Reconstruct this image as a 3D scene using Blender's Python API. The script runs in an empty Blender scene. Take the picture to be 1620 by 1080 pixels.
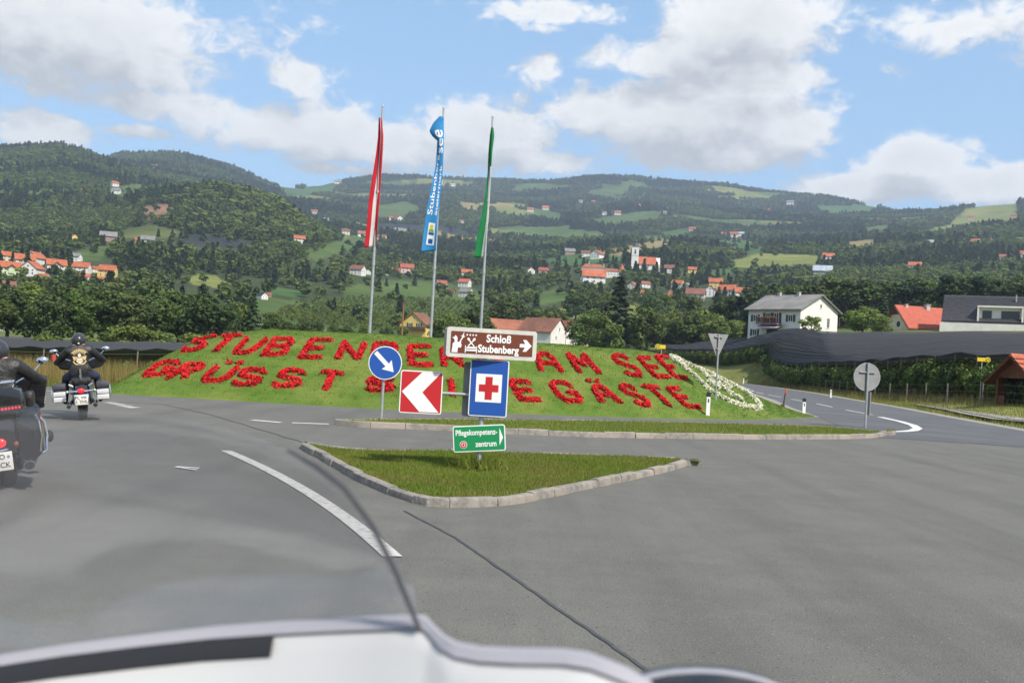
import bpy, math, random
import numpy as np
from mathutils import Vector, Matrix, noise
from mathutils.geometry import tessellate_polygon
random.seed(7); RNG = np.random.default_rng(7)
SC = bpy.context.scene; COL = SC.collection
rad = math.radians

# ------------------------------------------------------------------ camera
CAM_F, ROLL, PITCH, EYE = 1700.0, rad(3.2), rad(1.01), 1.5
cR, sR, cP, sP = math.cos(ROLL), math.sin(ROLL), math.cos(PITCH), math.sin(PITCH)
cd = bpy.data.cameras.new('camera'); cam = bpy.data.objects.new('camera', cd); COL.objects.link(cam)
cd.sensor_width = 22.3; cd.lens = 22.3*CAM_F/1620; cd.clip_start = .05; cd.clip_end = 30000
_U = Vector((0, -sP, cP)); _X = Vector((1, 0, 0)); _Fw = Vector((0, cP, sP))
_r = _X*cR + _U*sR; _u = -_X*sR + _U*cR
cam.matrix_world = Matrix(((_r.x, _u.x, -_Fw.x, 0), (_r.y, _u.y, -_Fw.y, 0), (_r.z, _u.z, -_Fw.z, EYE), (0, 0, 0, 1)))
cd.dof.use_dof = True; cd.dof.focus_distance = 17; cd.dof.aperture_fstop = 5.0
SC.camera = cam
# ------------------------------------------------------------------ world, sun, exposure
SUN_AZ, SUN_EL = 138.0, 48.0        # degrees clockwise from +Y, above the horizon
SKY_STRENGTH, SUN_STRENGTH, EXPOSURE = 0.115, 4.3, 0.58
SC.view_settings.view_transform = 'Standard'; SC.view_settings.look = 'None'
SC.view_settings.gamma = 1; SC.view_settings.use_curve_mapping = False; SC.view_settings.exposure = EXPOSURE
SC.cycles.use_denoising = True; SC.cycles.max_bounces = 7; SC.cycles.diffuse_bounces = 3; SC.cycles.glossy_bounces = 3
SC.cycles.transparent_max_bounces = 12; SC.cycles.transmission_bounces = 5; SC.cycles.volume_bounces = 0
SC.cycles.caustics_reflective = False; SC.cycles.caustics_refractive = False; SC.cycles.sample_clamp_indirect = 6

def ray(px, py):
    u = px-810; v = 540-py; a = u*cR-v*sR; b = u*sR+v*cR
    return (a, CAM_F*cP-b*sP, CAM_F*sP+b*cP)
def G(px, py, z=0.0):
    d = ray(px, py); t = (z-EYE)/d[2]; return Vector((d[0]*t, d[1]*t, z))
def P(px, py, y):
    d = ray(px, py); t = y/d[1]; return Vector((d[0]*t, y, EYE+d[2]*t))
def azel(px, py):
    d = ray(px, py); return math.atan2(d[0], d[1]), math.atan2(d[2], math.hypot(d[0], d[1]))

W = bpy.data.worlds.new('World'); SC.world = W; W.use_nodes = True
class NT:
    def __init__(s, tree): s.t = tree; s.n = tree.nodes; s.l = tree.links
    def node(s, typ, **kw):
        n = s.n.new(typ)
        for k, v in kw.items(): setattr(n, k, v)
        return n
    def put(s, sock, v):
        if hasattr(v, 'is_linked'): s.l.new(v, sock)
        else: sock.default_value = v
    def math(s, op, a, b=None, c=None, clamp=False):
        n = s.node('ShaderNodeMath', operation=op, use_clamp=clamp); s.put(n.inputs[0], a)
        if b is not None: s.put(n.inputs[1], b)
        if c is not None: s.put(n.inputs[2], c)
        return n.outputs[0]
    def mix(s, f, a, b, blend='MIX'):
        n = s.node('ShaderNodeMix', data_type='RGBA', blend_type=blend); s.put(n.inputs[0], f)
        for i, v in ((6, a), (7, b)):
            if not hasattr(v, 'is_linked') and len(v) == 3: v = (*v, 1)
            s.put(n.inputs[i], v)
        return n.outputs[2]
    def ramp(s, f, lo, hi, a=0.0, b=1.0, smooth=False):
        n = s.node('ShaderNodeMapRange', interpolation_type='SMOOTHSTEP' if smooth else 'LINEAR'); s.put(n.inputs[0], f)
        s.put(n.inputs[1], lo); s.put(n.inputs[2], hi); s.put(n.inputs[3], a); s.put(n.inputs[4], b); return n.outputs[0]
    def noise(s, vec, scale, detail=4, rough=.55, dist=0):
        n = s.node('ShaderNodeTexNoise'); n.inputs['Scale'].default_value = scale; n.inputs['Detail'].default_value = detail
        n.inputs['Roughness'].default_value = rough; n.inputs['Distortion'].default_value = dist
        if vec is not None: s.l.new(vec, n.inputs['Vector'])
        return n.outputs['Fac']

# cumulus banks of the photograph: (px, py, half width, half height, weight)
CLOUDS = [(110, 50, 215, 80, 1.05), (235, 95, 110, 62, .75), (250, 165, 150, 26, .7), (330, 175, 90, 30, .65), (480, 215, 165, 42, .9), (640, 235, 150, 36, .8),
          (775, 215, 105, 50, 1.0), (860, 255, 110, 26, .7), (55, 205, 75, 34, .85), (205, 205, 60, 12, .6), (465, 125, 60, 34, .6),
          (1190, 45, 160, 66, 1.05), (1060, 95, 150, 34, .8), (1210, 115, 120, 40, .8), (1090, 190, 185, 62, 1.1), (1240, 215, 85, 50, .9),
          (970, 175, 110, 36, .7), (1120, 245, 180, 24, .8), (1490, 45, 180, 40, .72), (1440, 255, 80, 32, .9), (1370, 300, 120, 26, .9),
          (1540, 295, 110, 30, .85), (860, 110, 45, 34, .5), (900, 20, 140, 22, .6), (1400, 110, 60, 26, .45), (540, 268, 120, 12, .6), (860, 45, 50, 10, .4)]
def cloud_group():
    g = bpy.data.node_groups.new('cloud_density', 'ShaderNodeTree')
    g.interface.new_socket('az', in_out='INPUT', socket_type='NodeSocketFloat'); g.interface.new_socket('el', in_out='INPUT', socket_type='NodeSocketFloat')
    g.interface.new_socket('d', in_out='OUTPUT', socket_type='NodeSocketFloat')
    t = NT(g); i = t.node('NodeGroupInput'); o = t.node('NodeGroupOutput'); az, el = i.outputs[0], i.outputs[1]
    cv = t.node('ShaderNodeCombineXYZ'); t.put(cv.inputs[0], az); t.put(cv.inputs[1], t.math('MULTIPLY', el, 1.5))
    n1 = t.noise(cv.outputs[0], 8.0, 4, .6, .25); n2 = t.noise(cv.outputs[0], 34.0, 5, .66, .4); n0 = t.noise(cv.outputs[0], 2.6, 3, .5)
    tot = None
    for px, py, w, h, k in CLOUDS:
        a0, e0 = azel(px, py); a = t.math('MULTIPLY', t.math('SUBTRACT', az, a0), CAM_F/w); e = t.math('MULTIPLY', t.math('SUBTRACT', el, e0), CAM_F/h)
        q = t.math('MULTIPLY', t.math('EXPONENT', t.math('MULTIPLY', t.math('ADD', t.math('MULTIPLY', a, a), t.math('MULTIPLY', e, e)), -.9)), k)
        tot = q if tot is None else t.math('MAXIMUM', tot, q)
    # elsewhere the same broken cumulus goes on from noise alone
    inview = t.math('MULTIPLY', t.ramp(t.math('ABSOLUTE', az), .46, .62, 1, 0, True), t.ramp(el, .34, .48, 1, 0, True))
    wild = t.ramp(n0, .42, .66, 0, .95, True)
    base = t.math('ADD', t.math('MULTIPLY', tot, inview), t.math('MULTIPLY', wild, t.math('SUBTRACT', 1.0, inview)))
    nn = t.math('ADD', t.math('MULTIPLY', t.math('SUBTRACT', n1, .5), 1.5), t.math('MULTIPLY', t.math('SUBTRACT', n2, .5), .95))
    t.l.new(t.math('ADD', base, nn), o.inputs[0]); return g
def build_world():
    t = NT(W.node_tree); t.n.clear(); out = t.node('ShaderNodeOutputWorld'); bg = t.node('ShaderNodeBackground')
    sky = t.node('ShaderNodeTexSky', sky_type='NISHITA', sun_disc=False); sky.sun_elevation = rad(SUN_EL); sky.sun_rotation = rad(SUN_AZ)
    sky.air_density = 1.0; sky.dust_density = .6; sky.ozone_density = 2.0; sky.altitude = 400
    tc = t.node('ShaderNodeTexCoord'); sp = t.node('ShaderNodeSeparateXYZ'); t.l.new(tc.outputs['Generated'], sp.inputs[0])
    az = t.math('ARCTAN2', sp.outputs[0], sp.outputs[1]); el = t.math('ARCSINE', sp.outputs[2])
    g = cloud_group()
    def dens(da, de):
        n = t.node('ShaderNodeGroup'); n.node_tree = g; t.put(n.inputs[0], t.math('ADD', az, da)); t.put(n.inputs[1], t.math('ADD', el, de)); return n.outputs[0]
    d0 = dens(0.0, 0.0); d1 = dens(.012, .03)
    cover = t.ramp(d0, .2, .54, 0, .97, True)
    lit = t.ramp(t.math('SUBTRACT', d0, d1), -.34, .30, 0, 1)
    thick = t.ramp(d0, .5, 1.3, 1.0, .80)
    ccol = t.mix(lit, (3.7, 3.8, 3.95), (6.5, 6.45, 6.35)); ccol = t.mix(1.0, ccol, thick, 'MULTIPLY')
    skyc = t.mix(.36, sky.outputs[0], (2.7, 4.9, 7.4))          # thin high veil of moisture between the clouds
    fin = t.mix(cover, skyc, ccol); t.l.new(fin, bg.inputs[0]); bg.inputs[1].default_value = SKY_STRENGTH; t.l.new(bg.outputs[0], out.inputs[0])
build_world(); W.cycles.sampling_method = 'MANUAL'; W.cycles.sample_map_resolution = 256
sl = bpy.data.lights.new('sun', 'SUN'); sl.energy = SUN_STRENGTH; sl.angle = rad(2.5); sl.color = (1, .93, .82)
so = bpy.data.objects.new('sun', sl); COL.objects.link(so); so.location = (60, -30, 80)
_sd = Vector((math.sin(rad(SUN_AZ))*math.cos(rad(SUN_EL)), math.cos(rad(SUN_AZ))*math.cos(rad(SUN_EL)), math.sin(rad(SUN_EL))))
so.rotation_euler = _sd.to_track_quat('Z', 'Y').to_euler()

# ------------------------------------------------------------------ materials
MATS = {}
def mat(name, c1, c2=None, scale=4, rough=.7, metal=0, bump=0, bscale=60, detail=4, rnd=0, spec=.4, coat=0, transl=0, c3=None, s3=.5, emit=None, lo=.35, hi=.65, island=0):
    if name in MATS: return MATS[name]
    m = bpy.data.materials.new(name); m.use_nodes = True; t = NT(m.node_tree); b = t.n['Principled BSDF']
    b.inputs['Roughness'].default_value = rough; b.inputs['Metallic'].default_value = metal; b.inputs['Specular IOR Level'].default_value = spec; b.inputs['Coat Weight'].default_value = coat
    tc = t.node('ShaderNodeTexCoord'); vec = tc.outputs['Object']; col = (*c1, 1)
    if c2 is not None: col = t.mix(t.ramp(t.noise(vec, scale, detail), lo, hi), c1, c2)
    if c3 is not None: col = t.mix(t.ramp(t.noise(vec, s3, 3), .42, .62, 0, .8), col, c3)
    if rnd:
        oi = t.node('ShaderNodeObjectInfo'); hs = t.node('ShaderNodeHueSaturation'); t.put(hs.inputs['Color'], col)
        t.put(hs.inputs['Hue'], t.ramp(oi.outputs['Random'], 0, 1, .5-.035*rnd, .5+.03*rnd)); r2 = t.math('FRACT', t.math('MULTIPLY', oi.outputs['Random'], 17.31))
        t.put(hs.inputs['Value'], t.ramp(r2, 0, 1, 1-.42*rnd, 1+.5*rnd)); col = hs.outputs[0]
    if island:
        ge = t.node('ShaderNodeNewGeometry'); hs = t.node('ShaderNodeHueSaturation'); t.put(hs.inputs['Color'], col)
        t.put(hs.inputs['Value'], t.ramp(ge.outputs['Random Per Island'], 0, 1, 1-island, 1+island)); col = hs.outputs[0]
    t.put(b.inputs['Base Color'], col)
    if bump:
        bn = t.node('ShaderNodeBump'); bn.inputs['Strength'].default_value = bump; bn.inputs['Distance'].default_value = .02
        t.l.new(t.noise(vec, bscale, 5), bn.inputs['Height']); t.l.new(bn.outputs[0], b.inputs['Normal'])
    if emit: b.inputs['Emission Color'].default_value = (*emit[0], 1); b.inputs['Emission Strength'].default_value = emit[1]
    if transl:
        tr = t.node('ShaderNodeBsdfTranslucent'); mx = t.node('ShaderNodeMixShader'); mx.inputs[0].default_value = transl
        t.put(tr.inputs[0], col); t.l.new(b.outputs[0], mx.inputs[1]); t.l.new(tr.outputs[0], mx.inputs[2]); t.l.new(mx.outputs[0], t.n['Material Output'].inputs[0])
    MATS[name] = m; return m
def glassy(name, tint, opacity, rough=.05, spec=.5):
    if name in MATS: return MATS[name]
    m = bpy.data.materials.new(name); m.use_nodes = True; t = NT(m.node_tree); b = t.n['Principled BSDF']; b.inputs['Base Color'].default_value = (*tint, 1); b.inputs['Roughness'].default_value = rough
    b.inputs['Specular IOR Level'].default_value = spec
    tr = t.node('ShaderNodeBsdfTransparent'); mx = t.node('ShaderNodeMixShader'); mx.inputs[0].default_value = opacity
    t.l.new(tr.outputs[0], mx.inputs[1]); t.l.new(b.outputs[0], mx.inputs[2]); t.l.new(mx.outputs[0], t.n['Material Output'].inputs[0]); MATS[name] = m; return m

# ------------------------------------------------------------------ mesh helpers
def npmesh(name, v, f, material=None, smooth=False):
    me = bpy.data.meshes.new(name); v = np.asarray(v, np.float32); f = np.asarray(f, np.int32)
    me.vertices.add(len(v)); me.vertices.foreach_set('co', v.ravel()); k = f.shape[1]
    me.loops.add(f.size); me.loops.foreach_set('vertex_index', f.ravel()); me.polygons.add(len(f))
    me.polygons.foreach_set('loop_start', np.arange(0, f.size, k, dtype=np.int32)); me.polygons.foreach_set('loop_total', np.full(len(f), k, np.int32))
    if smooth: me.polygons.foreach_set('use_smooth', np.ones(len(f), bool))
    me.update(calc_edges=True); me.validate()
    if material: me.materials.append(material)
    return me
def link(name, me, parent=None, loc=None):
    o = bpy.data.objects.new(name, me); COL.objects.link(o)
    if parent is not None: o.parent = parent
    if loc is not None: o.location = loc
    return o
def tag(o, label=None, cat=None, group=None, kind=None):
    for k, v in (('label', label), ('category', cat), ('group', group), ('kind', kind)):
        if v: o[k] = v
    return o
def empty(name, loc=(0, 0, 0), rz=0, label=None, cat=None, group=None):
    o = bpy.data.objects.new(name, None); COL.objects.link(o); o.location = loc; o.rotation_euler = (0, 0, rz); o.empty_display_size = .2
    return tag(o, label, cat, group)
def copy_tree(o, parent=None):
    c = o.copy(); COL.objects.link(c); c.parent = parent
    if parent is not None: c.matrix_parent_inverse = o.matrix_parent_inverse
    for ch in list(o.children): copy_tree(ch, c)
    return c
class MB:
    def __init__(s): s.v = []; s.f = []
    def add(s, vs, fs):
        b = len(s.v); s.v += [tuple(v) for v in vs]; s.f += [tuple(b+i for i in f) for f in fs]; return s
    def box(s, c, d, rz=0, bev=0, M=None):
        x, y, z = d[0]/2, d[1]/2, d[2]/2; vs = [Vector((i*x, j*y, k*z)) for k in (-1, 1) for j in (-1, 1) for i in (-1, 1)]
        if rz: vs = [Matrix.Rotation(rz, 3, 'Z') @ v for v in vs]
        if M is not None: vs = [M @ v for v in vs]
        return s.add([v+Vector(c) for v in vs], [(0, 2, 3, 1), (4, 5, 7, 6), (0, 1, 5, 4), (2, 6, 7, 3), (0, 4, 6, 2), (1, 3, 7, 5)])
    def prism(s, poly, n0, n1, axis='Y'):
        """polygon in the plane across axis, extruded from n0 to n1"""
        k = len(poly); mk = {'Y': lambda a, b, n: (a, n, b), 'Z': lambda a, b, n: (a, b, n), 'X': lambda a, b, n: (n, a, b)}[axis]
        tris = tessellate_polygon([[Vector((a, b, 0)) for a, b in poly]])
        vs = [mk(a, b, n0) for a, b in poly]+[mk(a, b, n1) for a, b in poly]
        return s.add(vs, [tuple(t) for t in tris]+[tuple(k+i for i in reversed(t)) for t in tris]+[(i, (i+1) % k, k+(i+1) % k, k+i) for i in range(k)])
    def tube(s, pts, r, n=8, cap=True, flat=None):
        pts = [Vector(p) for p in pts]; rs = r if hasattr(r, '__len__') else [r]*len(pts); rings = []
        up = Vector((0, 0, 1)); prev = None
        for i, p in enumerate(pts):
            d = (pts[min(i+1, len(pts)-1)]-pts[max(i-1, 0)]).normalized()
            if prev is None:
                a = d.cross(up if abs(d.z) < .95 else Vector((1, 0, 0))).normalized()
            else: a = (prev-d*prev.dot(d)).normalized()
            prev = a; b = d.cross(a)
            rings.append([p+(a*math.cos(2*math.pi*k/n)+b*math.sin(2*math.pi*k/n)*(flat or 1))*rs[i] for k in range(n)])
        return s.loft(rings, cap)
    def loft(s, rings, cap=True, close=True):
        n = len(rings[0]); vs = [v for r in rings for v in r]; fs = []
        for i in range(len(rings)-1):
            for k in range(n if close else n-1): fs.append((i*n+k, i*n+(k+1) % n, (i+1)*n+(k+1) % n, (i+1)*n+k))
        if cap: fs += [tuple(range(n-1, -1, -1)), tuple(range((len(rings)-1)*n, len(rings)*n))]
        return s.add(vs, fs)
    def ball(s, c, r, n=12, m=8, M=None):
        rx, ry, rz = r if hasattr(r, '__len__') else (r, r, r); rings = []
        for j in range(m+1):
            th = math.pi*(.02+.96*j/m); rings.append([Vector((rx*math.sin(th)*math.cos(2*math.pi*k/n), ry*math.sin(th)*math.sin(2*math.pi*k/n), -rz*math.cos(th))) for k in range(n)])
        if M is not None: rings = [[M @ v for v in r_] for r_ in rings]
        return s.loft([[v+Vector(c) for v in r_] for r_ in rings])
    def torus(s, c, R, r, axis='X', n=28, m=10, sx=1):
        vs = []; fs = []
        for i in range(n):
            a = 2*math.pi*i/n
            for k in range(m):
                b = 2*math.pi*k/m; q = R+r*math.cos(b); w = r*math.sin(b)*sx
                p = {'X': (w, q*math.cos(a), q*math.sin(a)), 'Y': (q*math.cos(a), w, q*math.sin(a)), 'Z': (q*math.cos(a), q*math.sin(a), w)}[axis]
                vs.append(Vector(p)+Vector(c)); fs.append((i*m+k, ((i+1) % n)*m+k, ((i+1) % n)*m+(k+1) % m, i*m+(k+1) % m))
        return s.add(vs, fs)
    def sheet(s, poly, z=0):
        tris = tessellate_polygon([[Vector((p[0], p[1], 0)) for p in poly]])
        out = []
        for t in tris:
            a, b, c = [poly[i] for i in t]
            if (b[0]-a[0])*(c[1]-a[1])-(b[1]-a[1])*(c[0]-a[0]) < 0: t = (t[0], t[2], t[1])
            out.append(tuple(t))
        return s.add([(p[0], p[1], z) for p in poly], out)
    def mesh(s, name, m, smooth=True, bevel=0):
        me = bpy.data.meshes.new(name); me.from_pydata(s.v, [], s.f); me.update()
        import bmesh
        bm = bmesh.new(); bm.from_mesh(me); bmesh.ops.recalc_face_normals(bm, faces=bm.faces)
        if bevel: bmesh.ops.bevel(bm, geom=[e for e in bm.edges if len(e.link_faces) == 2 and e.calc_face_angle(0) > .6], offset=bevel, segments=2, affect='EDGES', profile=.6)
        bm.to_mesh(me); bm.free()
        if smooth: me.shade_smooth(); me.set_sharp_from_angle(angle=rad(38))
        if m: me.materials.append(m)
        return me
    def build(s, name, m, parent=None, smooth=True, bevel=0, loc=None):
        return link(name, s.mesh(name, m, smooth, bevel), parent, loc)
def text_mesh(name, s, size, m, parent, loc, width=None, depth=.002, bold=0, rot=(math.pi/2, 0, 0), shear=0, align='CENTER'):
    cu = bpy.data.curves.new(name, 'FONT'); cu.body = s; cu.size = size; cu.extrude = depth; cu.offset = bold; cu.align_x = align; cu.align_y = 'CENTER'; cu.shear = shear; cu.resolution_u = 3
    tmp = bpy.data.objects.new('tmp', cu); COL.objects.link(tmp); dg = bpy.context.evaluated_depsgraph_get()
    me = bpy.data.meshes.new_from_object(tmp.evaluated_get(dg)); bpy.data.objects.remove(tmp); bpy.data.curves.remove(cu)
    if width and len(me.vertices):
        xs = [v.co.x for v in me.vertices]; k = width/max(max(xs)-min(xs), 1e-4)
        for v in me.vertices: v.co.x *= k
    me.materials.clear(); me.materials.append(m); me.name = name
    o = link(name, me, parent, loc); o.rotation_euler = rot; return o
def skin_mesh(name, joints, edges, sub=2):
    """joints: list of (pos, radius or (rx, ry)); grown with Skin + Subdivision"""
    me = bpy.data.meshes.new(name); me.from_pydata([j[0] for j in joints], edges, []); o = bpy.data.objects.new('tmp', me); COL.objects.link(o)
    o.modifiers.new('s', 'SKIN'); ss = o.modifiers.new('u', 'SUBSURF'); ss.levels = sub; ss.render_levels = sub
    for i, j in enumerate(joints):
        sv = me.skin_vertices[0].data[i]; r = j[1]; sv.radius = r if hasattr(r, '__len__') else (r, r); sv.use_root = (i == 0)
    dg = bpy.context.evaluated_depsgraph_get(); out = bpy.data.meshes.new_from_object(o.evaluated_get(dg)); bpy.data.objects.remove(o); out.name = name
    out.shade_smooth(); return out
def interp(x, xs, ys): return float(np.interp(x, xs, ys))
# ------------------------------------------------------------------ terrain
# per column (photo x): near knots (distance m, height m) and far knots (distance m, photo y of the ground there)
COLS = {
 -500: ({70: -2, 150: -.5, 250: 2}, {500: 438, 700: 410, 1000: 375, 1400: 320, 2000: 262, 2300: 258}),
 0: ({70: -2, 150: -.5, 250: 2}, {450: 462, 520: 440, 700: 405, 1000: 370, 1400: 300, 2000: 240, 2250: 236}),
 90: ({70: -2, 150: -.5, 250: 2}, {450: 462, 520: 440, 700: 402, 1000: 366, 1400: 298, 2000: 236, 2200: 233}),
 160: ({70: -2, 150: -.5, 250: 2.5}, {450: 462, 530: 440, 800: 388, 1100: 352, 1500: 300, 2000: 258, 2500: 262, 3200: 242}),
 250: ({70: -1.8, 150: 0, 250: 3}, {450: 470, 560: 440, 720: 402, 900: 368, 1050: 335, 1250: 308, 1600: 300, 2000: 285, 3200: 242}),
 350: ({70: -1.5, 150: 0, 250: 3}, {450: 472, 560: 448, 700: 418, 850: 385, 1000: 345, 1150: 296, 1500: 312, 2200: 300, 3200: 262}),
 430: ({70: -1, 150: .5, 250: 4}, {450: 480, 600: 445, 750: 412, 900: 378, 1100: 316, 1400: 345, 2500: 318, 3200: 296}),
 500: ({70: -.5, 150: 1, 250: 5}, {450: 495, 600: 452, 800: 405, 1000: 368, 1200: 372, 1500: 362, 2000: 342, 3000: 302, 3700: 290}),
 600: ({70: 0, 150: 1.5, 220: 3.5, 300: 6}, {450: 500, 600: 458, 750: 436, 1000: 418, 1200: 402, 1500: 378, 1800: 366, 2400: 332, 3000: 300, 3700: 277}),
 720: ({70: 0, 150: 1.5, 220: 3.5, 300: 6.5}, {450: 502, 600: 472, 750: 448, 1000: 426, 1300: 402, 1600: 380, 2000: 352, 2600: 322, 3200: 292, 3700: 278}),
 850: ({70: 0, 150: 1.5, 220: 4, 300: 7}, {450: 506, 600: 478, 800: 442, 1100: 416, 1500: 392, 2000: 362, 2600: 332, 3200: 300, 3700: 283}),
 1000: ({70: 0, 150: .6, 220: 2.6, 300: 6.4}, {450: 498, 600: 474, 750: 442, 900: 418, 1100: 402, 1400: 386, 1900: 366, 2500: 332, 3200: 300, 3700: 281}),
 1080: ({70: 0, 150: .4, 200: 1.8, 247: 3.4, 300: 6.4}, {450: 498, 600: 478, 750: 455, 900: 432, 1100: 410, 1400: 388, 1900: 366, 2500: 334, 3200: 304, 3700: 286}),
 1150: ({70: 0, 145: 0, 170: .8, 200: 2.6, 250: 6.4, 300: 9}, {450: 500, 600: 480, 800: 448, 1000: 425, 1200: 408, 1500: 390, 1900: 372, 2500: 342, 3200: 312, 3700: 296}),
 1250: ({70: 0, 115: 0, 140: 1.2, 175: 5.8, 225: 9.6, 300: 13}, {450: 508, 600: 485, 800: 448, 1000: 425, 1200: 408, 1500: 392, 1900: 372, 2500: 346, 3200: 320, 3700: 308}),
 1400: ({60: 0, 80: 0, 115: 1.2, 150: 4.2, 172: 6.3, 200: 10.2, 260: 14}, {350: 515, 600: 470, 900: 435, 1300: 402, 1900: 368, 2600: 344, 3400: 330}),
 1520: ({50: 0, 65: 0, 100: 2.0, 140: 4.6, 165: 6.2, 200: 11, 260: 15}, {350: 518, 600: 472, 900: 432, 1400: 392, 1800: 370, 2300: 344, 2800: 330}),
 1640: ({45: 0, 58: 0, 90: 2.0, 130: 4.4, 160: 6.2, 200: 11.5, 260: 16}, {350: 518, 600: 472, 900: 430, 1400: 385, 1800: 356, 2300: 328, 2800: 320}),
 2200: ({45: 0, 60: 0, 130: 5, 200: 10, 260: 14}, {350: 530, 600: 490, 900: 450, 1400: 405, 2300: 360, 2800: 345}),
}
DG = np.geomspace(30, 5200, 230)
def _column(px):
    near, far = COLS[px]; ks = [(30, -.06), (45, -.06)]+[(d, z) for d, z in near.items() if d > 45]
    for d, y in far.items():
        a, e = azel(px, y); ks.append((d, EYE+d*math.tan(e)))
    ks.append((ks[-1][0]*1.25, ks[-1][1]-60)); ks.append((6000, ks[-1][1]-160))
    return np.interp(DG, [k[0] for k in ks], [k[1] for k in ks])
_pxs = sorted(COLS); _az = [azel(p, 420)[0] for p in _pxs]
_zz = np.array([_column(p) for p in _pxs])
_avg = _zz.mean(0)*.55
_az = [-math.pi, -1.5]+_az+[1.5, math.pi]; _zz = np.vstack([_avg, _avg, _zz, _avg, _avg])
AZG = np.linspace(-math.pi, math.pi, 4801)
def _smooth(a, n, axis):
    k = np.hanning(n+2)[1:-1]; k /= k.sum(); p = [(0, 0), (0, 0)]; p[axis] = (n//2, n//2)
    return np.apply_along_axis(lambda r: np.convolve(r, k, 'valid'), axis, np.pad(a, p, mode='edge'))
ZG = np.array([np.interp(AZG, _az, _zz[:, j]) for j in range(len(DG))]).T      # az x d
ZG = _smooth(_smooth(ZG, 31, 0), 9, 1)
# spurs and gullies on the hills
_nz = np.zeros((401, len(DG)))
_naz = np.linspace(-.75, .75, 401)
for i, a in enumerate(_naz):
    for j, d in enumerate(DG):
        if d > 600:
            p = Vector((math.sin(a)*d/520, math.cos(a)*d/520, 3.1)); _nz[i, j] = (noise.fractal(p, 1.0, 2.1, 3))*min(1, (d-600)/600)*d*.008
_ia = np.clip(np.interp(AZG, _naz, np.arange(401)), 0, 400)
_i0 = np.minimum(_ia.astype(int), 399); _fr = (_ia-_i0)[:, None]
ZG += (_nz[_i0]*(1-_fr)+_nz[_i0+1]*_fr)*(np.abs(AZG) < .74)[:, None]

# the side road to the right: centre line and half width, kept level with the junction
ROAD_R = [(13.6, 33.0), (15.0, 40), (16.6, 50), (19.2, 64), (22.4, 85), (25.6, 105), (29.0, 134), (30.5, 156)]
def road_dist(x, y):
    best = np.full(np.shape(x), 1e9)
    for (x0, y0), (x1, y1) in zip(ROAD_R, ROAD_R[1:]):
        dx, dy = x1-x0, y1-y0; t = np.clip(((x-x0)*dx+(y-y0)*dy)/(dx*dx+dy*dy), 0, 1)
        best = np.minimum(best, np.hypot(x-x0-t*dx, y-y0-t*dy))
    return best
def terrain(x, y):
    x = np.asarray(x, float); y = np.asarray(y, float); d = np.hypot(x, y); a = np.arctan2(x, y)
    ia = np.clip((a+math.pi)/(2*math.pi)*4800, 0, 4799.999); i0 = ia.astype(int); fa = ia-i0
    jd = np.clip(np.interp(d, DG, np.arange(len(DG))), 0, len(DG)-1.001); j0 = jd.astype(int); fd = jd-j0
    z = (ZG[i0, j0]*(1-fa)+ZG[i0+1, j0]*fa)*(1-fd)+(ZG[i0, j0+1]*(1-fa)+ZG[i0+1, j0+1]*fa)*fd
    w = np.clip((road_dist(x, y)-4.8)/4.6, 0, 1); w = w*w*(3-2*w); w = np.where(d > 175, np.clip((d-170)/25, w, 1), w)
    return z*w+(-.06)*(1-w)
def TZ(x, y): return float(terrain(x, y))
def T(px, py, dmin=40):
    """first ground point seen through a photo pixel"""
    d = ray(px, py); h = math.hypot(d[0], d[1]); t = np.geomspace(dmin, 4500, 3000); X = d[0]/h*t; Y = d[1]/h*t; Z = EYE+d[2]/h*t
    hit = np.nonzero(terrain(X, Y) >= Z)[0]; k = hit[0] if len(hit) else 2500
    return Vector((X[k], Y[k], TZ(X[k], Y[k])))
def dist(p): return math.hypot(p[0], p[1])
def proj(x, y, z):
    dx, dy, dz = x, y, z-EYE; f = dy*cP+dz*sP; b = -dy*sP+dz*cP; a = dx
    u = a*cR+b*sR; v = -a*sR+b*cR; f = np.maximum(f, 1e-3)
    return 810+CAM_F*u/f, 540-CAM_F*v/f
def inpoly(px, py, poly):
    r = np.zeros(np.shape(px), bool); n = len(poly)
    for i in range(n):
        x0, y0 = poly[i]; x1, y1 = poly[(i+1) % n]
        c = ((y0 > py) != (y1 > py)) & (px < (x1-x0)*(py-y0)/((y1-y0) or 1e-9)+x0); r ^= c
    return r
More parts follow.
